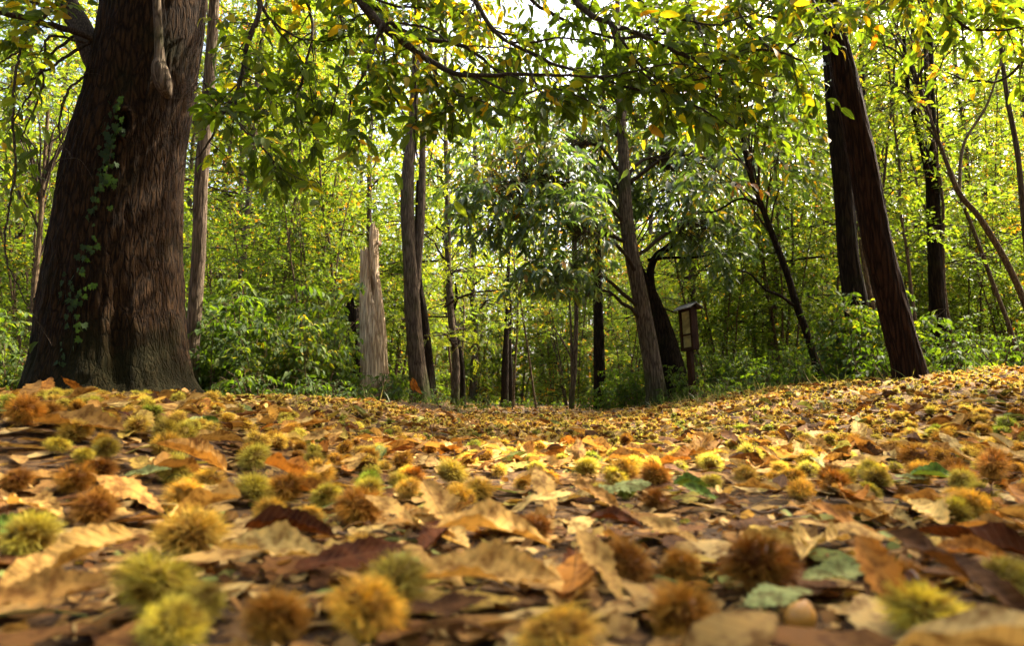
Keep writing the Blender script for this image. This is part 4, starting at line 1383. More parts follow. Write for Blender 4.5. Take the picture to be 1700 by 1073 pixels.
def snag_top(V, th):
    x0 = at(611, 400, SN)[0]
    t = (V[..., 0] - x0) / (mpp(611, 400, SN))      # pixels right of the notch
    n = vnoise(t * .5, th[None, :] * 3, 0, 3)
    tall = zrow(364) - np.abs(t - 11) * .016 - n * .16
    short = zrow(412) - n * .10
    return np.where(t > 4.0, tall, short)


def snag_extra(th, L, rr):
    a = np.degrees(th)
    e = np.zeros(np.broadcast(th, L).shape)
    for f0 in (90, 270):                                  # crack seen from the front and one at the back
        d = (a - (f0 + (14 if f0 == 90 else -14)) + 180) % 360 - 180
        e = e - .05 * np.exp(-(d / 5) ** 2) * ss(1.0, 2.0, L)
        d = (a - (f0 + (32 if f0 == 90 else -32)) + 180) % 360 - 180
        e = e - .13 * np.exp(-(d / 11) ** 2) * np.exp(-((L - 1.82) / .20) ** 2)     # rot hole
        d = (a - (f0 + (44 if f0 == 90 else -44)) + 180) % 360 - 180
        e = e - .05 * np.exp(-(d / 6) ** 2) * ss(1.0, 1.3, L) * (1 - ss(1.7, 1.9, L))
    return e


sn_root, sn_b = snag("dead_snag", "pale barkless dead trunk with a broken pointed top and a rot hole", [(623, 655, 52), (622, 620, 46), (620, 560, 44), (617, 500, 39), (614, 450, 32), (614, 400, 30), (616, 350, 26)], SN, M['deadwood'], snag_top, snag_extra, 50)
r = np.random.default_rng(31)
for k in range(11):                                           # torn fibres standing on the break
    px0 = r.uniform(601, 630)
    py0 = 418 if px0 < 614 else 384 + abs(px0 - 622) * 1.2
    p0 = at(px0, py0 + 14, SN + r.uniform(-.06, .06))
    g = Geo()
    hgt = r.uniform(.10, .24)
    w = np.linspace(0, 1, 5)
    tubes(g, p0 + np.column_stack([r.normal(0, .03) * w, r.normal(0, .03) * w, hgt * w]), np.linspace(.028, .002, 5), 5)
    obj("splinter", g.build("splinter", sn_b, smooth=False), M['deadwood'], sn_root)
snag("rotten_stump", "dark rotten jagged stump half hidden behind the pale dead trunk", [(592, 668, 34), (590, 600, 30), (588, 540, 28), (586, 480, 26)], 9.6, M['bark_dark'],
     lambda V, th: zrow(520, 588, 9.6) + .26 * vnoise(V[..., 0] * 14, th[None, :] * 1.2, 0, 9) ** 2 + .0 * V[..., 2], None, 53, 40, 70, .1)

# ------------------------------------------------------------------ notice post
def box(g, c, s, rot=None):
    V = np.array([[x, y, z] for x in (-.5, .5) for y in (-.5, .5) for z in (-.5, .5)]) * s
    if rot is not None:
        V = V @ np.asarray(rot).T
    V = V + np.asarray(c)
    f = np.array([[0, 1, 3, 2], [4, 6, 7, 5], [0, 4, 5, 1], [2, 3, 7, 6], [0, 2, 6, 4], [1, 5, 7, 3]])
    g.add(V, None, f)


def rotx(a):
    c, s = math.cos(a), math.sin(a)
    return np.array([[1, 0, 0], [0, c, -s], [0, s, c]])


def bevel(o, w=.004):
    m = o.modifiers.new("bevel", 'BEVEL')
    m.width = w
    m.segments = 2
    m.limit_method = 'ANGLE'
    return o


NY = 8.6
nx = (1151 - CX) / F * NY
nz = gz(nx, NY)
post = empty("notice_post", (nx, NY, nz), "brown wooden notice box with a little gabled roof on a post", "notice board")
post.rotation_euler = (math.radians(1.5), math.radians(-1.5), math.radians(-68))
# local: the panel faces -Y, the box is wide along X
zt = zrow(512, 1151, NY) - nz
zb = zrow(582, 1151, NY) - nz
for (px_, py_, h) in ((.02, -.02, zb + .03), (-.09, .03, zb + .03)):
    g = Geo()
    box(g, (px_, py_, h / 2 - .15), (.052, .052, h + .3))
    bevel(obj("post", g.build("post", smooth=False), M['post_wood'], post))
g = Geo()
W_, D_ = .27, .07
box(g, (0, 0, (zt + zb) / 2), (W_, D_, zt - zb))
case = bevel(obj("box", g.build("box", smooth=False), M['post_wood'], post), .006)
g = Geo()
yf = -D_ / 2
for c, s in (((0, yf - .012, zb + .02), (W_, .024, .04)), ((0, yf - .012, zt - .02), (W_, .024, .04)), ((-W_ / 2 + .022, yf - .0125, (zt + zb) / 2), (.044, .025, zt - zb - .082)), ((W_ / 2 - .022, yf - .0125, (zt + zb) / 2), (.044, .025, zt - zb - .082)),
             ((0, yf - .011, zb + .30 * (zt - zb) + .04), (W_ - .09, .022, .022))):
    box(g, c, s)
obj("frame", g.build("frame", smooth=False), M['post_wood'], case)
h1 = zb + .30 * (zt - zb) + .04
for z0, z1, lab in ((zb + .042, h1 - .012, "lower faded yellowish panel"), (h1 + .012, zt - .042, "upper tall faded yellowish panel")):
    g = Geo()
    box(g, (0, yf - .004, (z0 + z1) / 2), (W_ - .094, .006, z1 - z0))
    tag(obj("panel", g.build("panel", smooth=False), M['poster'], case), lab)
for sg in (-1, 1):
    g = Geo()
    a = sg * math.radians(32)
    box(g, (0, sg * .050, zt + .022), (W_ + .09, .145, .014), rotx(-a))
    bevel(obj("roof_board", g.build("roof_board", smooth=False), M['roof_wood'], post), .003)
g = Geo()
for sx in (-1, 1):
    V = np.array([[sx * W_ / 2, -D_ / 2, zt - .01], [sx * W_ / 2, D_ / 2, zt - .01], [sx * W_ / 2, 0, zt + .05], [sx * (W_ / 2 - .02), -D_ / 2, zt - .01], [sx * (W_ / 2 - .02), D_ / 2, zt - .01], [sx * (W_ / 2 - .02), 0, zt + .05]])
    g.add(V, [[0, 1, 2], [5, 4, 3]], [[0, 3, 4, 1], [1, 4, 5, 2], [2, 5, 3, 0]])
obj("gable", g.build("gable", smooth=False), M['post_wood'], post)

# ------------------------------------------------------------------ shrubs at the wood's edge
def shrub_template(seed, H, nst, spread, leaf, per, tm, singles):
    r = np.random.default_rng(seed)
    g = Geo()
    pos, fr, sz = [], [], []
    k = 9
    t = np.linspace(0, 1, k)
    for i in range(nst):
        az = r.uniform(0, 6.28)
        h = H * r.uniform(.55, 1.05)
        o = spread * r.uniform(.2, 1)
        P = np.column_stack([np.cos(az) * (o * .45 + o * t ** 1.6) + np.cumsum(r.normal(0, .012, k)), np.sin(az) * (o * .45 + o * t ** 1.6) + np.cumsum(r.normal(0, .012, k)), h * (t - .16 * t ** 2.5) - .05])
        tubes(g, P, np.linspace(.007, .002, k), 5)
        n = int(per * h)
        u = r.uniform(.12, 1, n)
        Q = np.column_stack([np.interp(u, t, P[:, c]) for c in range(3)])
        a2 = r.uniform(0, 6.28, n)
        D = np.column_stack([np.cos(a2), np.sin(a2), r.uniform(-.1, .5, n)])
        p, f, s, tw = sprays(r, Q, D, r.uniform(.06, .24, n), 5, leaf, .3, .6, .55, .5, .2)
        tubes(g, tw, np.tile(np.linspace(.002, .001, 4), (len(tw), 1)), 3)
        pos.append(p), fr.append(f), sz.append(s)
    pos, fr, sz = np.concatenate(pos), np.concatenate(fr), np.concatenate(sz)
    # the outermost, largest leaves stand alone
    score = sz * (.4 + np.linalg.norm(pos[:, :2], axis=1)) * r.uniform(.7, 1.3, len(sz))
    order = np.argsort(-score)
    top, rest = order[:singles], order[singles:]
    gl = Geo()
    scatter(gl, tm, pos[rest], fr[rest], sz[rest])
    sm = g.build("stem")
    fm = gl.build("foliage")
    sm.materials.append(M['bark_thin'])
    fm.materials.append(M['leaf_shrub'])
    return sm, fm, [(pos[k_], fr[k_], sz[k_]) for k_ in top]


SH_LEAF = leaf_long(5, .42, .22, .10, 0, .0, 3, 1, .25, .2, .1)
SH_ME = leaf_meshes([leaf_long(7, .42, .22, .10, 0, .01, s, 1, .25, .25 * s, .1) for s in (3, 4)], M['leaf_shrub_single'])
SHRUB = [shrub_template(s, 1.2, 12, .46, .078, 20, SH_LEAF, 16) for s in (81, 82, 83)]
LOW = [shrub_template(s, .42, 7, .25, .065, 16, SH_LEAF, 8) for s in (91, 92)]


def shrub(kind, px, Y, sc, label, name="leafy_shrub", group=None, zs=1.0):
    x = (px - CX) / F * Y
    sm, fm, tops = kind
    root = empty(name, (x, Y, gz(x, Y)), label, "shrub", group)
    root.rotation_euler = (0, 0, RNG.uniform(0, 6.28))
    root.scale = (sc, sc, sc * zs)
    obj("stem", sm, None, root)
    o = obj("foliage", fm, None, root)
    o["kind"] = "stuff"
    for i, (p, f, s) in enumerate(tops):
        l = obj("leaf", SH_ME[i % 2], None, root)
        l.matrix_local = to_matrix(f, s, p)


G1 = "leafy shrubs along the wood's edge"
for i, (px, Y, sc, lab) in enumerate([
        (350, 6.9, .85, "leafy green shrub touching the right flank of the huge trunk"),
        (395, 7.3, 1.35, "tall leafy shrub in front of the pale slim trunk's right side"),
        (440, 6.7, .80, "low leafy shrub in the front row, second from the huge trunk"),
        (475, 7.6, 1.35, "tall leafy shrub in the middle of the thicket beside the huge trunk"),
        (515, 6.8, .90, "front-row leafy shrub in the thicket, midway between huge trunk and dead snag"),
        (545, 7.8, .95, "tall leafy shrub, second from the pale dead trunk"),
        (575, 7.8, .6, "leafy shrub against the left side of the pale dead trunk"),
        (420, 8.6, 1.35, "tallest leafy shrub at the back of the thicket by the pale slim trunk"),
        (510, 8.9, 1.40, "tall leafy shrub at the back of the thicket by the dark stump"),
        (370, 8.4, 1.2, "leafy shrub at the back of the thicket behind the huge trunk"),
        (655, 8.8, .4, "small leafy shrub growing at the right foot of the pale dead trunk"),
        (1425, 6.3, .8, "leafy shrub climbing round the foot of the upright dark trunk"),
        (1462, 6.4, .95, "leafy shrub between the upright and the leaning trunk"),
        (1405, 6.6, .75, "small leafy shrub left of the upright dark trunk"),
        (1580, 6.0, .5, "small leafy shrub just right of the leaning trunk's foot"),
        (1640, 6.8, .4, "leafy shrub on the bank near the right picture edge"),
        (1035, 11.5, .75, "green bush left of the big broad-leaved chestnut's foot"),
        (1010, 12.3, .75, "green bush at the foot of the straight dark trunk"),
        (1060, 11.0, .6, "low green bush touching the big broad-leaved chestnut's left side"),
        (1190, 9.3, .6, "leafy shrub just right of the notice post"),
        (1235, 8.6, .6, "leafy shrub second to the right of the notice post"),
        (1290, 9.2, .6, "leafy shrub midway between the notice post and the crooked sapling"),
        (1330, 8.6, .5, "leafy shrub at the left foot of the crooked sapling"),
        (1130, 9.9, .55, "small leafy shrub at the foot of the gnarled trunk"),
        (20, 6.6, .8, "leafy shrub at the left picture edge"),
        (-40, 7.2, 1.1, "tall leafy shrub cut by the left picture edge")]):
    shrub(SHRUB[i % 3], px, Y, sc, lab, "leafy_shrub", G1)
G2 = "low plants at the path's edge"
low = [(380, 6.2), (425, 6.0), (470, 6.3), (520, 6.4), (560, 6.7), (600, 7.2), (640, 8.0), (690, 9.5), (725, 10.5), (770, 12.5), (800, 13.5), (845, 18), (885, 18), (925, 17), (975, 13), (1010, 12), (1100, 9.6), (1170, 8.4), (1215, 8.0), (1260, 7.7), (1310, 7.5), (1350, 7.3), (1390, 6.2), (1440, 5.7), (1490, 5.6), (1540, 5.4), (1570, 5.5), (1660, 5.9)]
byz = {}
for t in low:
    byz.setdefault(zone(t[0]), []).append(t)
for z, l in byz.items():
    for i, (px, Y) in enumerate(sorted(l)):
        shrub(LOW[i % 2], px, Y, RNG.uniform(.7, 1.15), "low leafy plant %s, %s counting rightwards" % (z, ORD[i]), "low_plant", G2)


def build_grass():
    r = np.random.default_rng(61)
    n = 15000
    Y = r.uniform(5, 26, n) ** 1.0
    px = r.uniform(300, 1700, n)
    x = (px - CX) / F * Y
    mid = 0.35 + .03 * Y
    off = np.abs(x - mid) - (.75 + .05 * Y)
    keep = (off > -.1) & (off < 2.2) & (fbm(x * 1.2, Y * 1.2, 0, 2, 33) > .46) & ((x > 0) | (Y > 6.6))
    x, Y = x[keep], Y[keep]
    P = np.column_stack([x, Y, ground_z(x, Y) - .01])
    d = norm(np.column_stack([r.normal(0, .45, len(x)), r.normal(0, .45, len(x)), np.ones(len(x))]))
    nr = r.normal(0, 1, P.shape)
    blade = (np.array([[-.02, 0, 0], [.02, 0, 0], [.014, .55, .06], [-.014, .55, .06], [0, 1, .25]]), np.array([[3, 2, 4]]), np.array([[0, 1, 2, 3]]), np.array([[0, 0], [1, 0], [1, .5], [0, .5], [.5, 1.]]))
    g = Geo()
    scatter(g, blade, P, frames(d, nr), r.uniform(.06, .22, len(x)))
    tag(obj("grass", g.build("grass"), M['grass']), "thin green and straw-coloured grass along the path edges", "grass", kind="stuff")


build_grass()

# ------------------------------------------------------------------ fallen leaves
FALL = []
for s in range(14):
    rr = np.random.default_rng(300 + s)
    FALL.append(leaf_long(21, rr.uniform(.34, .46), 0, rr.uniform(-.10, .28), .26, rr.uniform(.018, .045), 40 + s, 2, rr.uniform(-.45, .7), rr.uniform(-.5, .5), .14))
FALL_LO = []
for s in range(8):
    rr = np.random.default_rng(400 + s)
    FALL_LO.append(leaf_long(7, rr.uniform(.36, .5), 0, rr.uniform(-.1, .3), .15, rr.uniform(.015, .04), 60 + s, 1, rr.uniform(-.9, 1.2), rr.uniform(-.8, .8), 0))
for lst in (FALL, FALL_LO):
    for i, (V, f3, f4, uv) in enumerate(lst):
        c = V.copy()
        c[:, 1] -= .5
        lst[i] = (c, f3, f4, uv)
FALL_ME = leaf_meshes(FALL, M['litter'])
for m_ in FALL_ME:
    m_.name = "fallen_leaf"

LCOL = {"tan": (.46, .275, .075), "pale tan": (.57, .39, .125), "light brown": (.35, .185, .045), "orange-brown": (.36, .15, .025), "dark red-brown": (.065, .018, .004), "dark brown": (.07, .03, .009), "pale green": (.26, .29, .10), "green": (.08, .14, .02), "yellowish": (.46, .30, .06)}


def set_down(V, fr, s, p, lift=0.0):
    """put the leaf's lowest point on the ground"""
    W = (V * s) @ fr.T
    low = (p[2] + W[:, 2] - ground_z(p[0] + W[:, 0], p[1] + W[:, 1])).min()
    p = p.copy()
    p[2] += lift - low
    return p


def lay_leaf(k, x, y, s, yaw, nrm, colour, label, group=None, lift=0.0):
    d = np.array([math.cos(yaw), math.sin(yaw), 0])
    nrm = norm(nrm)
    d = norm(d - nrm * (d @ nrm))
    fr = frames(d[None], nrm[None])[0]
    p = set_down(FALL[k][0], fr, s, np.array([x, y, gz(x, y)]), lift)
    o = obj("fallen_leaf", FALL_ME[k])
    o.matrix_world = to_matrix(fr, s, p)
    c = np.array(LCOL[colour]) * RNG.uniform(.85, 1.15)
    o.color = (*c, 1)
    return tag(o, label, "leaf", group or "fallen chestnut leaves")


# (px, py of the middle, length px, yaw deg, normal, colour, label)
hand_leaves = [
    (75, 1030, 210, 20, (.1, -.55, .8), "light brown", "very large blurred brown leaf filling the bottom left corner"),
    (215, 858, 140, -15, (.1, -.45, .9), "light brown", "broad brown leaf leaning on burrs in front of the mound on the left"),
    (455, 950, 185, 0, (0, -.40, .9), "pale tan", "large pale tan leaf between golden burrs, lower left of the middle"),
    (590, 960, 200, 28, (.15, -.5, .8), "dark red-brown", "long dark red-brown leaf lying slantwise below the pale tan one"),
    (480, 910, 150, 4, (0, -.3, .9), "dark red-brown", "dark red-brown leaf just above the large pale tan leaf"),
    (815, 995, 245, 6, (0, -.42, .9), "tan", "large saw-edged tan leaf with a dark shadow under it, bottom middle"),
    (655, 893, 120, -25, (.1, -.45, .9), "tan", "tan saw-edged leaf left of the flat brown burr pair"),
    (830, 938, 210, 14, (0, -.3, .9), "tan", "long narrow tan leaf above the large saw-edged one, bottom middle"),
    (990, 852, 90, -30, (.2, -.6, .75), "light brown", "brown leaf with clear parallel veins in the middle of the picture"),
    (1035, 830, 105, 15, (-.1, -.6, .75), "pale green", "pale green leaf curling up in the middle of the picture"),
    (1150, 818, 60, 10, (0, -.4, .9), "green", "dark green leaf just right of the pale green curled one"),
    (1165, 846, 60, -35, (0, -.5, .85), "green", "bright green leaf below the dark green one"),
    (1430, 778, 95, -5, (0, -.5, .85), "tan", "tan veined leaf between burrs on the right slope's foot"),
    (1110, 912, 95, -35, (.1, -.5, .85), "tan", "pinkish tan leaf above the wide brown burr pair"),
    (245, 803, 75, 10, (0, -.5, .85), "pale green", "pale green leaf beside a brown burr at the foot of the mound"),
    (1450, 930, 130, 3, (0, -.4, .9), "tan", "wide tan leaf behind the open burr at lower right"),
    (1560, 803, 90, -3, (0, -.35, .9), "green", "dark green leaf lying right of the pale green one on the right slope's foot"),
    (1520, 800, 60, -15, (0, -.5, .85), "pale green", "small pale green leaf below the brown burr on the right slope's foot"),
    (345, 708, 38, 80, (.7, -.6, .3), "green", "small green leaf standing upright on the mound"),
    (1620, 945, 90, 0, (0, -.5, .8), "orange-brown", "orange-brown leaf over a dark hollow near the right edge"),
    (970, 893, 70, 60, (.1, -.6, .7), "pale tan", "pointed pale tan leaf beside dark red ones, middle foreground"),
    (1030, 900, 100, 10, (0, -.35, .9), "dark red-brown", "dark red-brown leaf beside the pointed pale tan one"),
    (1290, 925, 80, -10, (0, -.5, .8), "yellowish", "sunlit orange-tan leaf directly behind the biggest brown burr"),
    (1250, 890, 70, 25, (0, -.4, .9), "dark brown", "dark brown leaf behind the biggest brown burr"),
    (520, 828, 60, 10, (0, -.5, .8), "orange-brown", "red-orange leaf between the yellow-green burr pair and the lime burr"),
    (15, 905, 120, 70, (.5, -.6, .5), "green", "blurred dark green leaf at the left edge"),
    (740, 1050, 130, -8, (0, -.35, .9), "dark brown", "dark brown leaf pressed on bare soil at the bottom middle"),
    (995, 1010, 150, -60, (.3, -.6, .6), "tan", "curled pinkish-brown leaf standing between burrs, bottom middle"),
    (1400, 985, 100, 5, (0, -.4, .9), "pale green", "pale greenish leaf folded beside the biggest brown burr"),
    (1300, 1030, 55, 25, (-.2, -.5, .8), "pale green", "small pale green leaf beside the golden husk at the bottom"),
    (1465, 1040, 130, 75, (-.4, -.7, .5), "orange-brown", "orange-brown leaf propped upright against the open burr"),
    (700, 820, 90, 5, (0, -.5, .8), "light brown", "light brown leaf left of the bright orange-yellow burr pair"),
    (1160, 730, 60, 0, (0, -.5, .8), "dark brown", "dark curled leaf lying crosswise where the right slope begins"),
    (130, 720, 150, 0, (0, -.45, .9), "light brown", "wide brown leaf on top of the mound at left"),
    (935, 745, 55, 55, (.3, -.6, .6), "tan", "tan leaf tilted upright in the middle distance of the path"),
    (900, 815, 90, 20, (0, -.4, .9), "tan", "tan leaf right of the bright orange-yellow burr pair"),
]
HL = []
for i, (px, py, L, yaw, nrm, colr, lab) in enumerate(hand_leaves):
    p, t = ground_hit(px, min(py + 12, 1120))
    s = min(max(L * t / F, .07), .21)
    lay_leaf(i % 14, p[0], p[1], s, math.radians(yaw), np.array(nrm) * [.8, .65, 1], colr, lab, lift=.018)
    HL.append((p[0], p[1]))
HL = np.array(HL)


hand_burrs = [
    (1275, 958, 150, "brown", "biggest brown burr, right of the middle in the foreground", 0),
    (1050, 952, 105, "brown", "wider, left one of the two touching brown burrs below the pinkish tan leaf", 0),
    (1135, 952, 75, "golden brown", "smaller, right one of the two touching brown burrs below the pinkish tan leaf", 0),
    (600, 1030, 160, "orange-yellow", "big golden burr at the bottom, left of the middle", 0),
    (655, 985, 110, "olive", "olive burr tucked behind the big golden one at the bottom", 0),
    (300, 900, 112, "golden", "big golden burr below the broad brown leaf on the left", 0),
    (235, 1000, 150, "yellow-green", "blurred yellow-green burr beside the very large brown leaf", 0),
    (320, 1015, 90, "olive", "blurred olive burr right of the yellow-green one at the bottom left", 0),
    (270, 1062, 120, "yellow-green", "yellow burr cut by the bottom edge at left", 0),
    (1145, 1040, 130, "golden brown", "blurred golden-brown burr at the bottom below the touching pair", 0),
    (445, 1050, 115, "golden brown", "golden-brown burr at the bottom between the yellow-green and the big golden one", 0),
    (930, 1068, 130, "golden", "spiky yellow burr cut by the bottom edge in the middle", 0),
    (1515, 985, 95, "golden brown", "burst-open burr with a dark nut at lower right", 1),
    (1560, 1045, 130, "yellow-green", "blurred yellowish burr in front of the burst-open one", 0),
    (1692, 985, 95, "olive", "olive burr cut by the right edge", 0),
    (592, 850, 85, "golden brown", "brown-green burr in front of the lime-green one", 0),
    (607, 805, 52, "lime green", "round lime-green burr on the left of the path", 0),
    (415, 818, 78, "yellow-green", "yellow-green burr, left of a touching pair at the foot of the mound", 0),
    (466, 820, 68, "golden brown", "brown burr, right of the touching pair at the foot of the mound", 0),
    (440, 862, 60, "golden", "straw-coloured opened burr below the touching pair at the foot of the mound", 1),
    (505, 868, 55, "golden", "pale straw burr right below the touching pair", 1),
    (762, 832, 60, "orange-yellow", "brightest orange-yellow burr, front one of a pair in the middle", 0),
    (795, 818, 55, "golden", "golden burr behind the brightest orange-yellow one", 0),
    (835, 882, 70, "brown", "left one of two flat brown burrs in the middle foreground", 0),
    (890, 880, 65, "brown", "right one of two flat brown burrs in the middle foreground", 0),
    (150, 785, 62, "brown", "brown burr left of the pale green leaf", 0),
    (15, 808, 58, "brown", "orange-brown burr at the left edge", 0),
    (25, 690, 70, "golden brown", "blurred brown burr on the mound's top at the left edge", 0),
    (75, 690, 55, "golden brown", "brown burr on the mound's top, second from the left edge", 0),
    (268, 722, 52, "olive", "olive burr, left of a close pair on top of the mound", 0),
    (298, 724, 55, "yellow-green", "yellow-green burr, right of a close pair on top of the mound", 0),
    (420, 742, 52, "golden", "golden burr standing at the mound's right end", 0),
    (415, 768, 55, "yellow-green", "yellow-green burr just below the golden one at the mound's right end", 0),
    (515, 768, 42, "olive", "olive burr on the path's left side between mound and lime-green burr", 0),
    (750, 790, 58, "olive", "olive burr behind the bright orange-yellow pair", 0),
    (665, 770, 45, "golden brown", "golden-brown burr left of the olive one in the middle", 0),
    (1040, 790, 58, "golden", "golden burr, left of a close pair above the pale green curled leaf", 0),
    (1092, 798, 55, "golden brown", "golden-brown burr, right of a close pair above the pale green curled leaf", 0),
    (975, 785, 50, "yellow-green", "yellow-green burr left of the close pair above the pale green curled leaf", 0),
    (1095, 838, 60, "brown", "dull brown burr right of the pale green curled leaf", 1),
    (1322, 797, 50, "golden", "golden burr standing alone at the right slope's foot", 0),
    (1535, 762, 66, "brown", "dark brown burr at the right slope's foot above the small pale green leaf", 0),
    (1665, 782, 66, "golden brown", "brown burr at the right edge above the dark green leaf", 0),
    (1590, 778, 45, "golden brown", "small brown burr between two larger brown ones near the right edge", 0),
    (1680, 712, 42, "lime green", "green burr at the right edge on the slope", 0),
    (1680, 742, 44, "golden", "golden burr at the right edge below the green one", 0),
    (1185, 775, 46, "yellow-green", "yellow-green burr on the path, left of a loose pair", 0),
    (1252, 762, 50, "yellow-green", "yellow-green burr on the path, right of a loose pair", 0),
    (1345, 768, 40, "orange-yellow", "orange-yellow burr behind the golden one standing alone", 0),
    (1232, 718, 30, "lime green", "round lime-green burr on the right slope's foot", 0),
    (25, 905, 100, "yellow-green", "blurred yellow-green burr at the left edge", 0),
    (140, 858, 80, "brown", "brown burr under the broad brown leaf on the left", 0),
    (150, 658, 34, "golden", "golden burr on the skyline of the mound at the huge trunk's foot", 0),
    (120, 655, 26, "golden", "small golden burr left of the skyline one at the huge trunk's foot", 0),
    (345, 662, 34, "golden", "golden burr on the mound's skyline right of the huge trunk", 0),
    (1420, 752, 34, "yellow-green", "yellow-green burr above the tan veined leaf", 0),
]


LANDMARKS = [(1275, 958, "the biggest brown burr"), (1090, 950, "the touching brown burr pair"), (600, 1030, "the big golden bottom burr"), (300, 900, "the big golden left burr"), (235, 1000, "the blurred yellow-green burr"), (930, 1065, "the spiky bottom burr"),
             (1515, 985, "the burst-open burr"), (607, 805, "the lime-green burr"), (440, 820, "the burr pair under the mound"), (775, 828, "the orange-yellow burr pair"), (860, 880, "the flat brown burr pair"), (150, 785, "the brown burr near the mound"),
             (283, 722, "the close pair on the mound"), (1035, 825, "the pale green curled leaf"), (1150, 830, "the two green leaves"), (1430, 778, "the tan veined leaf"), (1322, 797, "the lone golden burr"), (1535, 762, "the dark brown burr"),
             (1665, 760, "the right-edge burrs"), (1220, 765, "the loose yellow-green pair"), (455, 950, "the large pale tan leaf"), (815, 995, "the large saw-edged leaf"), (75, 1030, "the corner leaf"), (1560, 803, "the dark green leaf"),
             (188, 655, "the huge trunk's foot"), (1512, 630, "the leaning trunk's foot"), (620, 665, "the pale dead trunk"), (700, 662, "the forked trunk"), (1090, 655, "the broad-leaved chestnut"), (1150, 665, "the notice post"), (950, 668, "the path's far end"),
             (1362, 635, "the crooked sapling"), (720, 725, "the upright twig"), (420, 745, "the mound's right end"), (1250, 690, "the slope's middle"), (40, 690, "the mound's left end"), (1600, 690, "the slope's upper right")]
_seen = {}


def place_label(what, px, py, dist):
    """'second tan leaf left of the lime-green burr': counted outwards, so call it in order of distance"""
    l = min(LANDMARKS, key=lambda t: (t[0] - px) ** 2 + (2.2 * (t[1] - py)) ** 2)
    dx, dy = px - l[0], 2.2 * (py - l[1])
    side = ("right of" if dx > 0 else "left of") if abs(dx) > abs(dy) else ("in front of" if dy > 0 else "beyond")
    key = (what, l[2], side)
    return key, (dx * dx + dy * dy) ** .5


def number_labels(items):
    """items: (object, what, px, py)"""
    byk = {}
    for o, what, px, py in items:
        k, dd = place_label(what, px, py, 0)
        byk.setdefault(k, []).append((dd, o))
    for (what, mark, side), l in byk.items():
        l.sort(key=lambda t: t[0])
        for i, (_, o) in enumerate(l):
            o["label"] = "%s %s %s" % (what, side, mark) if len(l) == 1 else "%s %s %s, %s counting outwards" % (what, side, mark, ORD[i])


def ground_pts(r, n, y0, y1, ang=.86, extra=1.7):
    """even scatter over the strip y0..y1, wider than the picture; n is the count inside the picture's wedge"""
    dens = n / (ang * (y1 ** 2 - y0 ** 2))
    lo = y0 if y0 > .3 else -.5
    hw = ang * y1 + extra
    m = int(dens * 2 * hw * (y1 - lo))
    x, y = r.uniform(-hw, hw, m), r.uniform(lo, y1, m)
    k = (np.abs(x) < ang * np.maximum(y, 0) + extra) & (np.hypot(x, y) > .22)
    return x[k], y[k]


def bare(x, y):
    """patches of trodden bare soil"""
    b = np.exp(-(((x - .22) / .28) ** 2 + ((y - .95) / .22) ** 2)) + np.exp(-(((x + .03) / .14) ** 2 + ((y - .42) / .05) ** 2)) + .8 * np.exp(-(((x + .42) / .16) ** 2 + ((y - 1.15) / .16) ** 2))
    return b


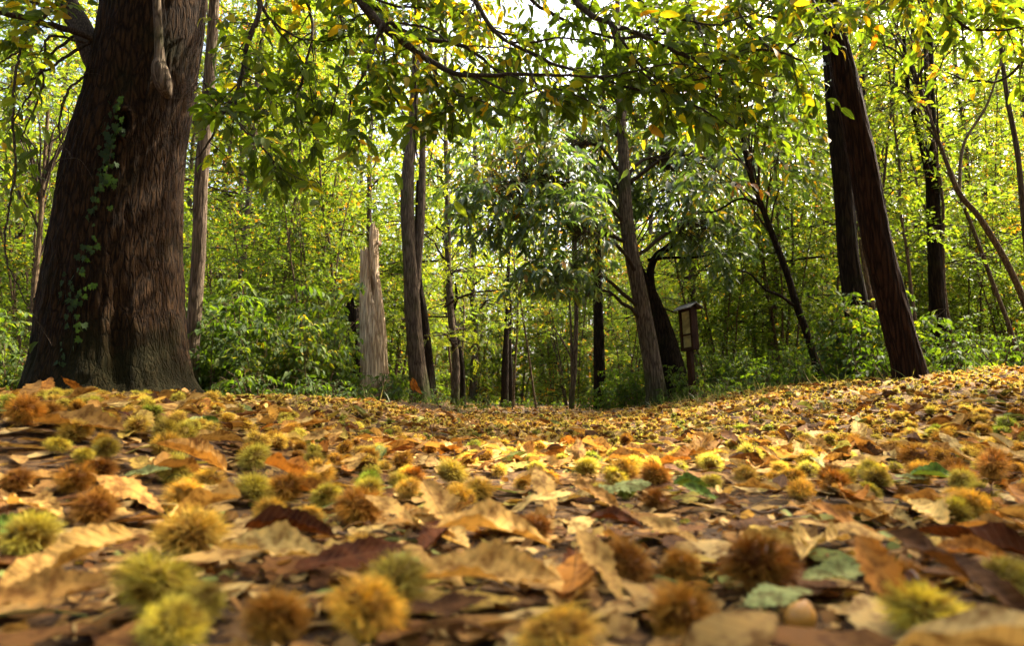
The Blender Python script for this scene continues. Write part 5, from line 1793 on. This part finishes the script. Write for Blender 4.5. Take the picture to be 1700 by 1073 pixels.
def build_litter():
    r = np.random.default_rng(88)
    xs, ys = [], []
    for n, a, b in ((230, .26, 1.0), (1350, 1.0, 3.0), (3700, 3.0, 8.0), (9000, 8.0, 24.0)):
        x, y = ground_pts(r, n, a, b)
        xs.append(x), ys.append(y)
    x, y = np.concatenate(xs), np.concatenate(ys)
    keep = r.random(len(x)) > .8 * bare(x, y)
    keep &= ~((y > 5.5) & (x < -.6 - .03 * y) & (r.random(len(x)) < .8))
    keep &= np.hypot(x - bb[0], y - BIG_Y) > .6
    qx, qy, qd = proj(np.column_stack([x, y, ground_z(x, y)]))
    for (hx, hy, hs, *_) in [(t[0], t[1], t[2]) for t in hand_burrs] + [(t[0], t[1], t[2] * .6) for t in hand_leaves]:
        keep &= ~((np.abs(qx - hx) < hs * .6 + 20) & (qy > hy - hs * .1) & (qy < hy + hs * .9) & (qd < 1.6))
    x, y = x[keep], y[keep]
    sz = r.uniform(.06, .135, len(x)) * np.where(y < 1.0, .95, 1.0)
    px, py, d = proj(np.column_stack([x, y, ground_z(x, y)]))
    vis = (px > -40) & (px < 1740) & (py < 1100) & (d > .2)
    score = np.where(vis, sz / d, 0)
    order = np.argsort(-score)
    top, rest = order[:300 - len(hand_leaves)], order[300 - len(hand_leaves):]
    names = ["tan", "pale tan", "light brown", "orange-brown", "dark red-brown", "dark brown", "yellowish", "pale green"]
    pr = [.25, .15, .27, .12, .07, .08, .05, .01]
    items = []
    for k in top:
        if len(HL) and np.min(np.hypot(HL[:, 0] - x[k], HL[:, 1] - y[k])) < .03 and y[k] < .8:
            pass
        c = names[int(r.choice(8, p=pr))]
        nrm = np.array([r.normal(0, .19), r.normal(-.14, .19), 1.0])
        o = lay_leaf(int(r.integers(14)), x[k], y[k], sz[k], r.uniform(0, 6.28), nrm, c, "fallen leaf", None, lift=r.uniform(0, .012))
        items.append((o, c + " fallen leaf", px[k], py[k]))
    number_labels(items)
    g = Geo()
    n = len(rest)
    yaw = r.uniform(0, 6.28, n)
    nr = norm(np.column_stack([r.normal(0, .22, n), r.normal(-.08, .22, n), np.ones(n)]))
    dd = np.column_stack([np.cos(yaw), np.sin(yaw), np.zeros(n)])
    dd = norm(dd - nr * (dd * nr).sum(1, keepdims=True))
    fr = frames(dd, nr)
    for j, t in enumerate(FALL_LO):
        s = np.arange(n) % len(FALL_LO) == j
        k = rest[s]
        W = np.einsum('nij,nkj->nki', fr[s], t[0][None] * sz[k][:, None, None])
        gzs = ground_z(x[k], y[k])
        p = np.column_stack([x[k], y[k], gzs + np.minimum(-W[..., 2].min(1), .02) + r.uniform(-.004, .014, len(k))])
        scatter(g, t, p, fr[s], sz[k])
    # the flat mat of older leaves under them
    xs, ys = [], []
    for n, a, b in ((280, .25, 1.0), (2100, 1.0, 3.0), (2500, 3.0, 6.0)):
        q = ground_pts(r, n, a, b)
        xs.append(q[0]), ys.append(q[1])
    x, y = np.concatenate(xs), np.concatenate(ys)
    keep = (r.random(len(x)) > .55 * bare(x, y)) & (np.hypot(x - bb[0], y - BIG_Y) > .62)
    x, y = x[keep], y[keep]
    n = len(x)
    yaw = r.uniform(0, 6.28, n)
    nr = norm(np.column_stack([r.normal(0, .11, n), r.normal(-.03, .11, n), np.ones(n)]))
    dd = np.column_stack([np.cos(yaw), np.sin(yaw), np.zeros(n)])
    dd = norm(dd - nr * (dd * nr).sum(1, keepdims=True))
    fr = frames(dd, nr)
    for j in range(4):
        t = leaf_long(11, .34 + .04 * j, 0, .05, .2, .012, 500 + j, 1, .15 * (j - 1.5), .2 * (j - 1.5), 0)
        t = (t[0] - [0, .5, 0], t[1], t[2], t[3])
        s = np.arange(n) % 4 == j
        p = np.column_stack([x[s], y[s], ground_z(x[s], y[s]) + r.uniform(.002, .009, s.sum())])
        scatter(g, t, p, fr[s], r.uniform(.035, .12, s.sum()))
    tag(obj("leaf_litter", g.build("leaf_litter"), M['litter_mass']), "brown leaf litter covering the woodland floor", "leaf litter", kind="stuff")
    # crumbs and broken bits of leaf
    g = Geo()
    bit = (np.array([[0, 0, 0], [.5, .2, .08], [.35, .8, 0], [-.3, .9, .12], [-.5, .3, .02]]), np.array([[0, 1, 2], [0, 2, 3], [0, 3, 4]]), None, np.array([[.5, 0], [1, .2], [.8, .8], [.2, .9], [0, .3]]))
    x, y = [], []
    for n, a, b in ((3200, .25, 1.0), (4000, 1.0, 3.0), (2000, 3, 7)):
        q = ground_pts(r, n, a, b)
        x.append(q[0]), y.append(q[1])
    x, y = np.concatenate(x), np.concatenate(y)
    n = len(x)
    P = np.column_stack([x, y, ground_z(x, y) + r.uniform(0, .006, n)])
    nr = norm(np.column_stack([r.normal(0, .45, n), r.normal(0, .45, n), np.ones(n)]))
    dd = r.normal(0, 1, (n, 3))
    scatter(g, bit, P, frames(np.cross(nr, dd), nr), r.uniform(.003, .022, n))
    # dry needles and stalks
    m = 900
    x, y = ground_pts(r, m, .3, 2.6)
    m = len(x)
    P = np.column_stack([x, y, ground_z(x, y) + r.uniform(.001, .012, m)])
    a = r.uniform(0, 6.28, m)
    d = np.column_stack([np.cos(a), np.sin(a), r.normal(0, .12, m)])
    L = r.uniform(.02, .09, m)
    w = np.linspace(0, 1, 4)
    T = P[:, None] + d[:, None] * (L[:, None] * w)[..., None] + np.array([0, 0, .006]) * np.sin(w * 3.14)[None, :, None]
    tubes(g, T, np.tile(np.array([.0012, .001, .0009, .0006]), (m, 1)), 4)
    tag(obj("litter_crumbs", g.build("litter_crumbs", smooth=False), M['litter_mass']), "small broken bits of dry leaf and stalk on the soil", "leaf crumbs", kind="stuff")


build_litter()


# ------------------------------------------------------------------ chestnut burrs
def burr_geo(seed, n, sides, core=(14, 9), open_=False, length=.5, thick=.011, flat=.85):
    r = np.random.default_rng(seed)
    g = Geo()
    nu, nv = core
    ph = np.linspace(0, math.pi, nv)
    th = np.arange(nu) / nu * 2 * math.pi
    D = np.stack([np.sin(ph)[:, None] * np.cos(th), np.sin(ph)[:, None] * np.sin(th), np.cos(ph)[:, None] * np.ones(nu)], -1)
    ax = norm(np.array([.35, -.85, .45]))
    def rad(d):
        q = .50 * (1 + .10 * (fbm(d[..., 0] * 2 + 5, d[..., 1] * 2, d[..., 2] * 2, 2, seed) - .5))
        if open_:
            q = q * (1 - .55 * np.exp(-((1 - d @ ax) / .16) ** 2))
        return q
    V = D * rad(D)[..., None]
    idx = np.arange(nv * nu).reshape(nv, nu)
    a, b = idx[:-1], idx[1:]
    q = np.stack([a, b, np.roll(b, -1, 1), np.roll(a, -1, 1)], -1).reshape(-1, 4)
    g.add(V.reshape(-1, 3), None, q, np.zeros((nv * nu, 2)))
    # spines in small bundles
    per = 7
    m = max(4, n // per)
    c = norm(r.normal(0, 1, (m, 3)))
    if open_:
        c = c[(c @ ax) < .78]
    m = len(c)
    o = np.repeat(c * (rad(c) * .97)[:, None], per, 0)
    d = norm(np.repeat(c, per, 0) + r.normal(0, .48, (m * per, 3)))
    L = length * r.uniform(.62, 1.05, m * per)
    u = norm(np.cross(d, r.normal(0, 1, d.shape)))
    v = np.cross(d, u)
    t = thick * r.uniform(.8, 1.2, (m * per, 1))
    tip = o + d * L[:, None] + r.normal(0, .03, d.shape)
    k = np.arange(m * per)
    if sides == 3:
        V = np.stack([o + u * t, o - u * t * .5 + v * t * .87, o - u * t * .5 - v * t * .87, tip], 1)
        f = (np.array([[0, 1, 3], [1, 2, 3], [2, 0, 3]])[None] + (k * 4)[:, None, None]).reshape(-1, 3)
        uv = np.tile(np.array([[.5, .1], [.5, .1], [.5, .1], [.5, 1.]]), (m * per, 1))
    else:
        V = np.stack([o + u * t, o - u * t, tip], 1)
        f = (np.array([[0, 1, 2]])[None] + (k * 3)[:, None, None]).reshape(-1, 3)
        uv = np.tile(np.array([[.5, .1], [.5, .1], [.5, 1.]]), (m * per, 1))
    g.add(V.reshape(-1, 3), f, None, uv)
    for i in range(len(g.V)):
        g.V[i] = g.V[i] * [1, 1, flat]
    return g


BURR_NEAR = [burr_geo(s, 1250, 3, (24, 14), False, .62, .0165, .9) for s in (1, 2, 3)]
BURR_OPEN = [burr_geo(s, 1200, 3, (24, 14), True, .62, .0165, .88) for s in (4, 5)]
BURR_MID = [burr_geo(s, 800, 1, (12, 8), False, .55, .022, .88) for s in (6, 7, 8, 9)]
BURR_FAR = [burr_geo(s, 140, 1, (6, 4), False, .52, .055, .85) for s in (10, 11, 12)]
def bm(lst):
    out = []
    for g in lst:
        me = g.build("chestnut_burr", smooth=False)
        me.materials.append(M['burr'])
        out.append(me)
    return out
ME_NEAR, ME_OPEN, ME_MID = bm(BURR_NEAR), bm(BURR_OPEN), bm(BURR_MID)

BCOL = {"golden": (.62, .46, .11), "yellow-green": (.54, .48, .11), "olive": (.42, .35, .085), "lime green": (.34, .40, .06), "golden brown": (.48, .27, .05), "brown": (.34, .165, .03), "orange-yellow": (.68, .49, .095)}


def lay_burr(me, x, y, rad, colour, label, group=None, lift=.74, open_nut=False):
    z = gz(x, y) + rad * lift * RNG.uniform(.85, 1.2)
    o = obj("chestnut_burr", me)
    o.location = (x, y, z)
    o.rotation_euler = (RNG.normal(0, .35), RNG.normal(0, .35), RNG.uniform(0, 6.28)) if not open_nut else (0, 0, RNG.uniform(-.4, .6))
    o.scale = (rad * RNG.uniform(.95, 1.2), rad * RNG.uniform(.85, 1.1), rad * RNG.uniform(.72, 1.0))
    c = np.array(BCOL[colour]) * RNG.uniform(.85, 1.12)
    o.color = (*c, 1)
    tag(o, label, "chestnut burr", group or "chestnut burrs on the ground")
    return o


HB = []
for i, (px, py, dpx, colr, lab, op) in enumerate(hand_burrs):
    p, t = ground_hit(px, py + dpx * .34)
    rad = min(max(dpx / 2 * t / F, .02), .042) * 1.08
    near = t < 1.5
    me = ME_OPEN[i % 2] if op else (ME_NEAR[i % 3] if near else ME_MID[i % 4])
    o = lay_burr(me, p[0], p[1] + rad * .5, rad, colr, lab, open_nut=bool(op))
    HB.append((p[0], p[1] + rad * .5, rad))
    if op and dpx > 90:
        nu, nv = 14, 9
        ph = np.linspace(0, math.pi, nv)[:, None]
        th = (np.arange(nu) / nu * 2 * math.pi)[None]
        V = np.stack([np.sin(ph) * np.cos(th) * .30, np.sin(ph) * np.sin(th) * .20, np.cos(ph) * .28 + .10 * (np.cos(ph) > .9) + 0 * th], -1).reshape(-1, 3) + np.array([.12, -.22, .12])
        idx = np.arange(nv * nu).reshape(nv, nu)
        q = np.stack([idx[:-1], idx[1:], np.roll(idx[1:], -1, 1), np.roll(idx[:-1], -1, 1)], -1).reshape(-1, 4)
        obj("nut", mesh("nut", V, [q]), M['nut'], o)
HB = np.array(HB)

# a loose nut-like husk, golden and smooth
p, t = ground_hit(1340, 1062)
nu, nv = 20, 12
ph = np.linspace(0, math.pi, nv)[:, None]
th = (np.arange(nu) / nu * 2 * math.pi)[None]
V = np.stack([np.sin(ph) * np.cos(th), np.sin(ph) * np.sin(th) * .8, np.cos(ph) * (1 + .18 * np.exp(-(ph / .35) ** 2)) + 0 * th], -1).reshape(-1, 3) * .0125
idx = np.arange(nv * nu).reshape(nv, nu)
q = np.stack([idx[:-1], idx[1:], np.roll(idx[1:], -1, 1), np.roll(idx[:-1], -1, 1)], -1).reshape(-1, 4)
o = obj("loose_nut", mesh("loose_nut", V, [q]), M['pale_nut'])
o.location = (p[0], p[1] + .01, p[2] + .011)
o.rotation_euler = (.3, .2, .5)
tag(o, "small smooth golden nut at the bottom, below the biggest brown burr", "nut")


def build_burrs():
    r = np.random.default_rng(97)
    xs, ys = [], []
    for n, a, b in ((14, .5, 1.0), (620, 1.0, 3.0), (2600, 3.0, 7.5), (600, 7.5, 14)):
        x, y = ground_pts(r, n, a, b)
        xs.append(x), ys.append(y)
    x, y = ground_pts(r, 1100, 1.6, 5.5)          # the bank under the leaning pair is thick with them
    s = x / np.maximum(y, .1) > .30
    xs.append(x[s]), ys.append(y[s])
    x, y = np.concatenate(xs), np.concatenate(ys)
    rad = r.uniform(.021, .034, len(x))
    keep = r.random(len(x)) > bare(x, y)
    keep &= ~((y > 5.2) & (x < -.5)) & ~((x < -2.2) & (np.abs(y - BIG_Y) < .75)) & ~((y > 8) & (np.abs(x - .6) > 2.2))
    dd = np.hypot(HB[:, 0][None] - x[:, None], HB[:, 1][None] - y[:, None])
    keep &= (dd > (HB[:, 2][None] + rad[:, None]) * .95).all(1)
    x, y, rad = x[keep], y[keep], rad[keep]
    ok = []
    for i in range(len(x)):
        if not ok or (np.hypot(x[ok] - x[i], y[ok] - y[i]) > (rad[ok] + rad[i]) * .7).all():
            ok.append(i)
    x, y, rad = x[ok], y[ok], rad[ok]
    px, py, d = proj(np.column_stack([x, y, ground_z(x, y) + rad]))
    score = np.where((px > -15) & (px < 1715) & (d > .3), rad / d, 0)
    order = np.argsort(-score)
    top, rest = order[:300 - len(hand_burrs)], order[300 - len(hand_burrs):]
    names = ["golden", "yellow-green", "olive", "lime green", "golden brown", "brown", "orange-yellow"]
    pr = np.array([.32, .27, .08, .04, .14, .05, .10])
    items = []
    for k in top:
        c = names[int(r.choice(7, p=pr))]
        o = lay_burr((ME_NEAR[int(r.integers(3))] if r.random() < .6 else ME_OPEN[int(r.integers(2))]) if y[k] < 1.4 else ME_MID[int(r.integers(4))], x[k], y[k], rad[k], c, "burr")
        items.append((o, c + " spiny burr", px[k], py[k]))
    number_labels(items)
    g = Geo()
    for k in rest:
        src = BURR_FAR[int(r.integers(3))]
        c = np.array(BCOL[names[int(r.choice(7, p=pr))]]) * r.uniform(.8, 1.1)
        a = r.uniform(0, 6.28)
        R = np.array([[math.cos(a), -math.sin(a), 0], [math.sin(a), math.cos(a), 0], [0, 0, 1]])
        off = np.array([x[k], y[k], gz(x[k], y[k]) + rad[k] * 1.0])
        for V, U in zip(src.V, src.U):
            pass
        V = np.concatenate(src.V) @ R.T * rad[k] + off
        g.add(V, np.concatenate(src.F3), np.concatenate(src.F4), np.concatenate(src.U), c)
    tag(obj("scattered_burrs", g.build("scattered_burrs", smooth=False, col=True), M['burr_mass']), "countless small yellowish burrs in the litter farther off", "chestnut burrs", kind="stuff")


build_burrs()


# ------------------------------------------------------------------ twigs on the ground
def twig(pts, w, label, fork=None):
    P = np.array([at(a, b, ground_hit(a0, b0)[0][1]) for a, b, a0, b0 in pts])
    C, R = resample(P, np.linspace(w, w * .4, len(P)), 24)
    g = Geo()
    tubes(g, C, R, 6)
    if fork:
        i, e = fork
        q = at(*e, ground_hit(pts[0][2], pts[0][3])[0][1])
        tubes(g, np.linspace(C[i], q, 6), np.linspace(w * .5, w * .25, 6), 5)
    tag(obj("twig", g.build("twig"), M['twig']), label, "twig", "bare twigs standing in the litter")


twig([(722, 745, 722, 740), (718, 720, 722, 740), (712, 700, 722, 740), (708, 692, 722, 740)], .003, "bare dark twig standing up in the litter below the forked trunk", (12, (722, 700)))
twig([(757, 805, 757, 805), (755, 770, 757, 805), (754, 745, 757, 805)], .0018, "thin bare twig standing up behind the bright orange-yellow burr pair")
for i, (px, py, L, yaw, lab) in enumerate([(1400, 822, 180, 2, "thin straw stalk lying across the soil right of the middle"), (1290, 862, 120, 5, "thin brown twig lying on the bare soil right of the middle"), (640, 745, 120, -6, "thin brown twig lying on the path left of the middle"), (610, 905, 100, 12, "short brown twig lying near the bottom left of the middle")]):
    p, t = ground_hit(px, py)
    L = L * t / F
    a = math.radians(yaw)
    w = np.linspace(-.5, .5, 9)
    C = np.column_stack([p[0] + math.cos(a) * L * w, p[1] + math.sin(a) * L * w, np.zeros(9)])
    C[:, 2] = ground_z(C[:, 0], C[:, 1]) + .012 + .004 * np.sin(w * 9)
    g = Geo()
    tubes(g, C, np.linspace(.0028, .0014, 9), 6)
    tag(obj("twig", g.build("twig"), M['twig']), lab, "twig", "twigs lying on the ground")


# a withered sprig with orange dead leaves at the dead trunk's right foot
P = np.array([at(682, 672, 8.4), at(686, 655, 8.4), at(690, 640, 8.4), at(684, 628, 8.4)])
P[0][2] = gz(P[0][0], 8.4) - .02
sprig = empty("withered_sprig", P[0], "withered sprig of hanging orange dead leaves right of the pale dead trunk", "sprig")
g = Geo()
C, R = resample(P, np.linspace(.006, .002, 4), 16)
tubes(g, C, R, 6)
obj("stem", g.build("stem", P[0]), M['twig'], sprig)
r = np.random.default_rng(6)
for k in range(7):
    i = int(r.integers(6, 16))
    dv = norm(np.array([r.normal(0, .5), r.normal(0, .4), -1.0]))
    fr = frames(dv[None], norm(np.array([r.normal(0, .6), -1.0, .2]))[None])[0]
    l = obj("leaf", FALL_ME[k % 14], None, sprig)
    s = r.uniform(.11, .17)
    l.matrix_local = to_matrix(fr, s, C[i] + fr[:, 1] * s * .5 - P[0])
    l.color = (.48, .17, .02, 1)
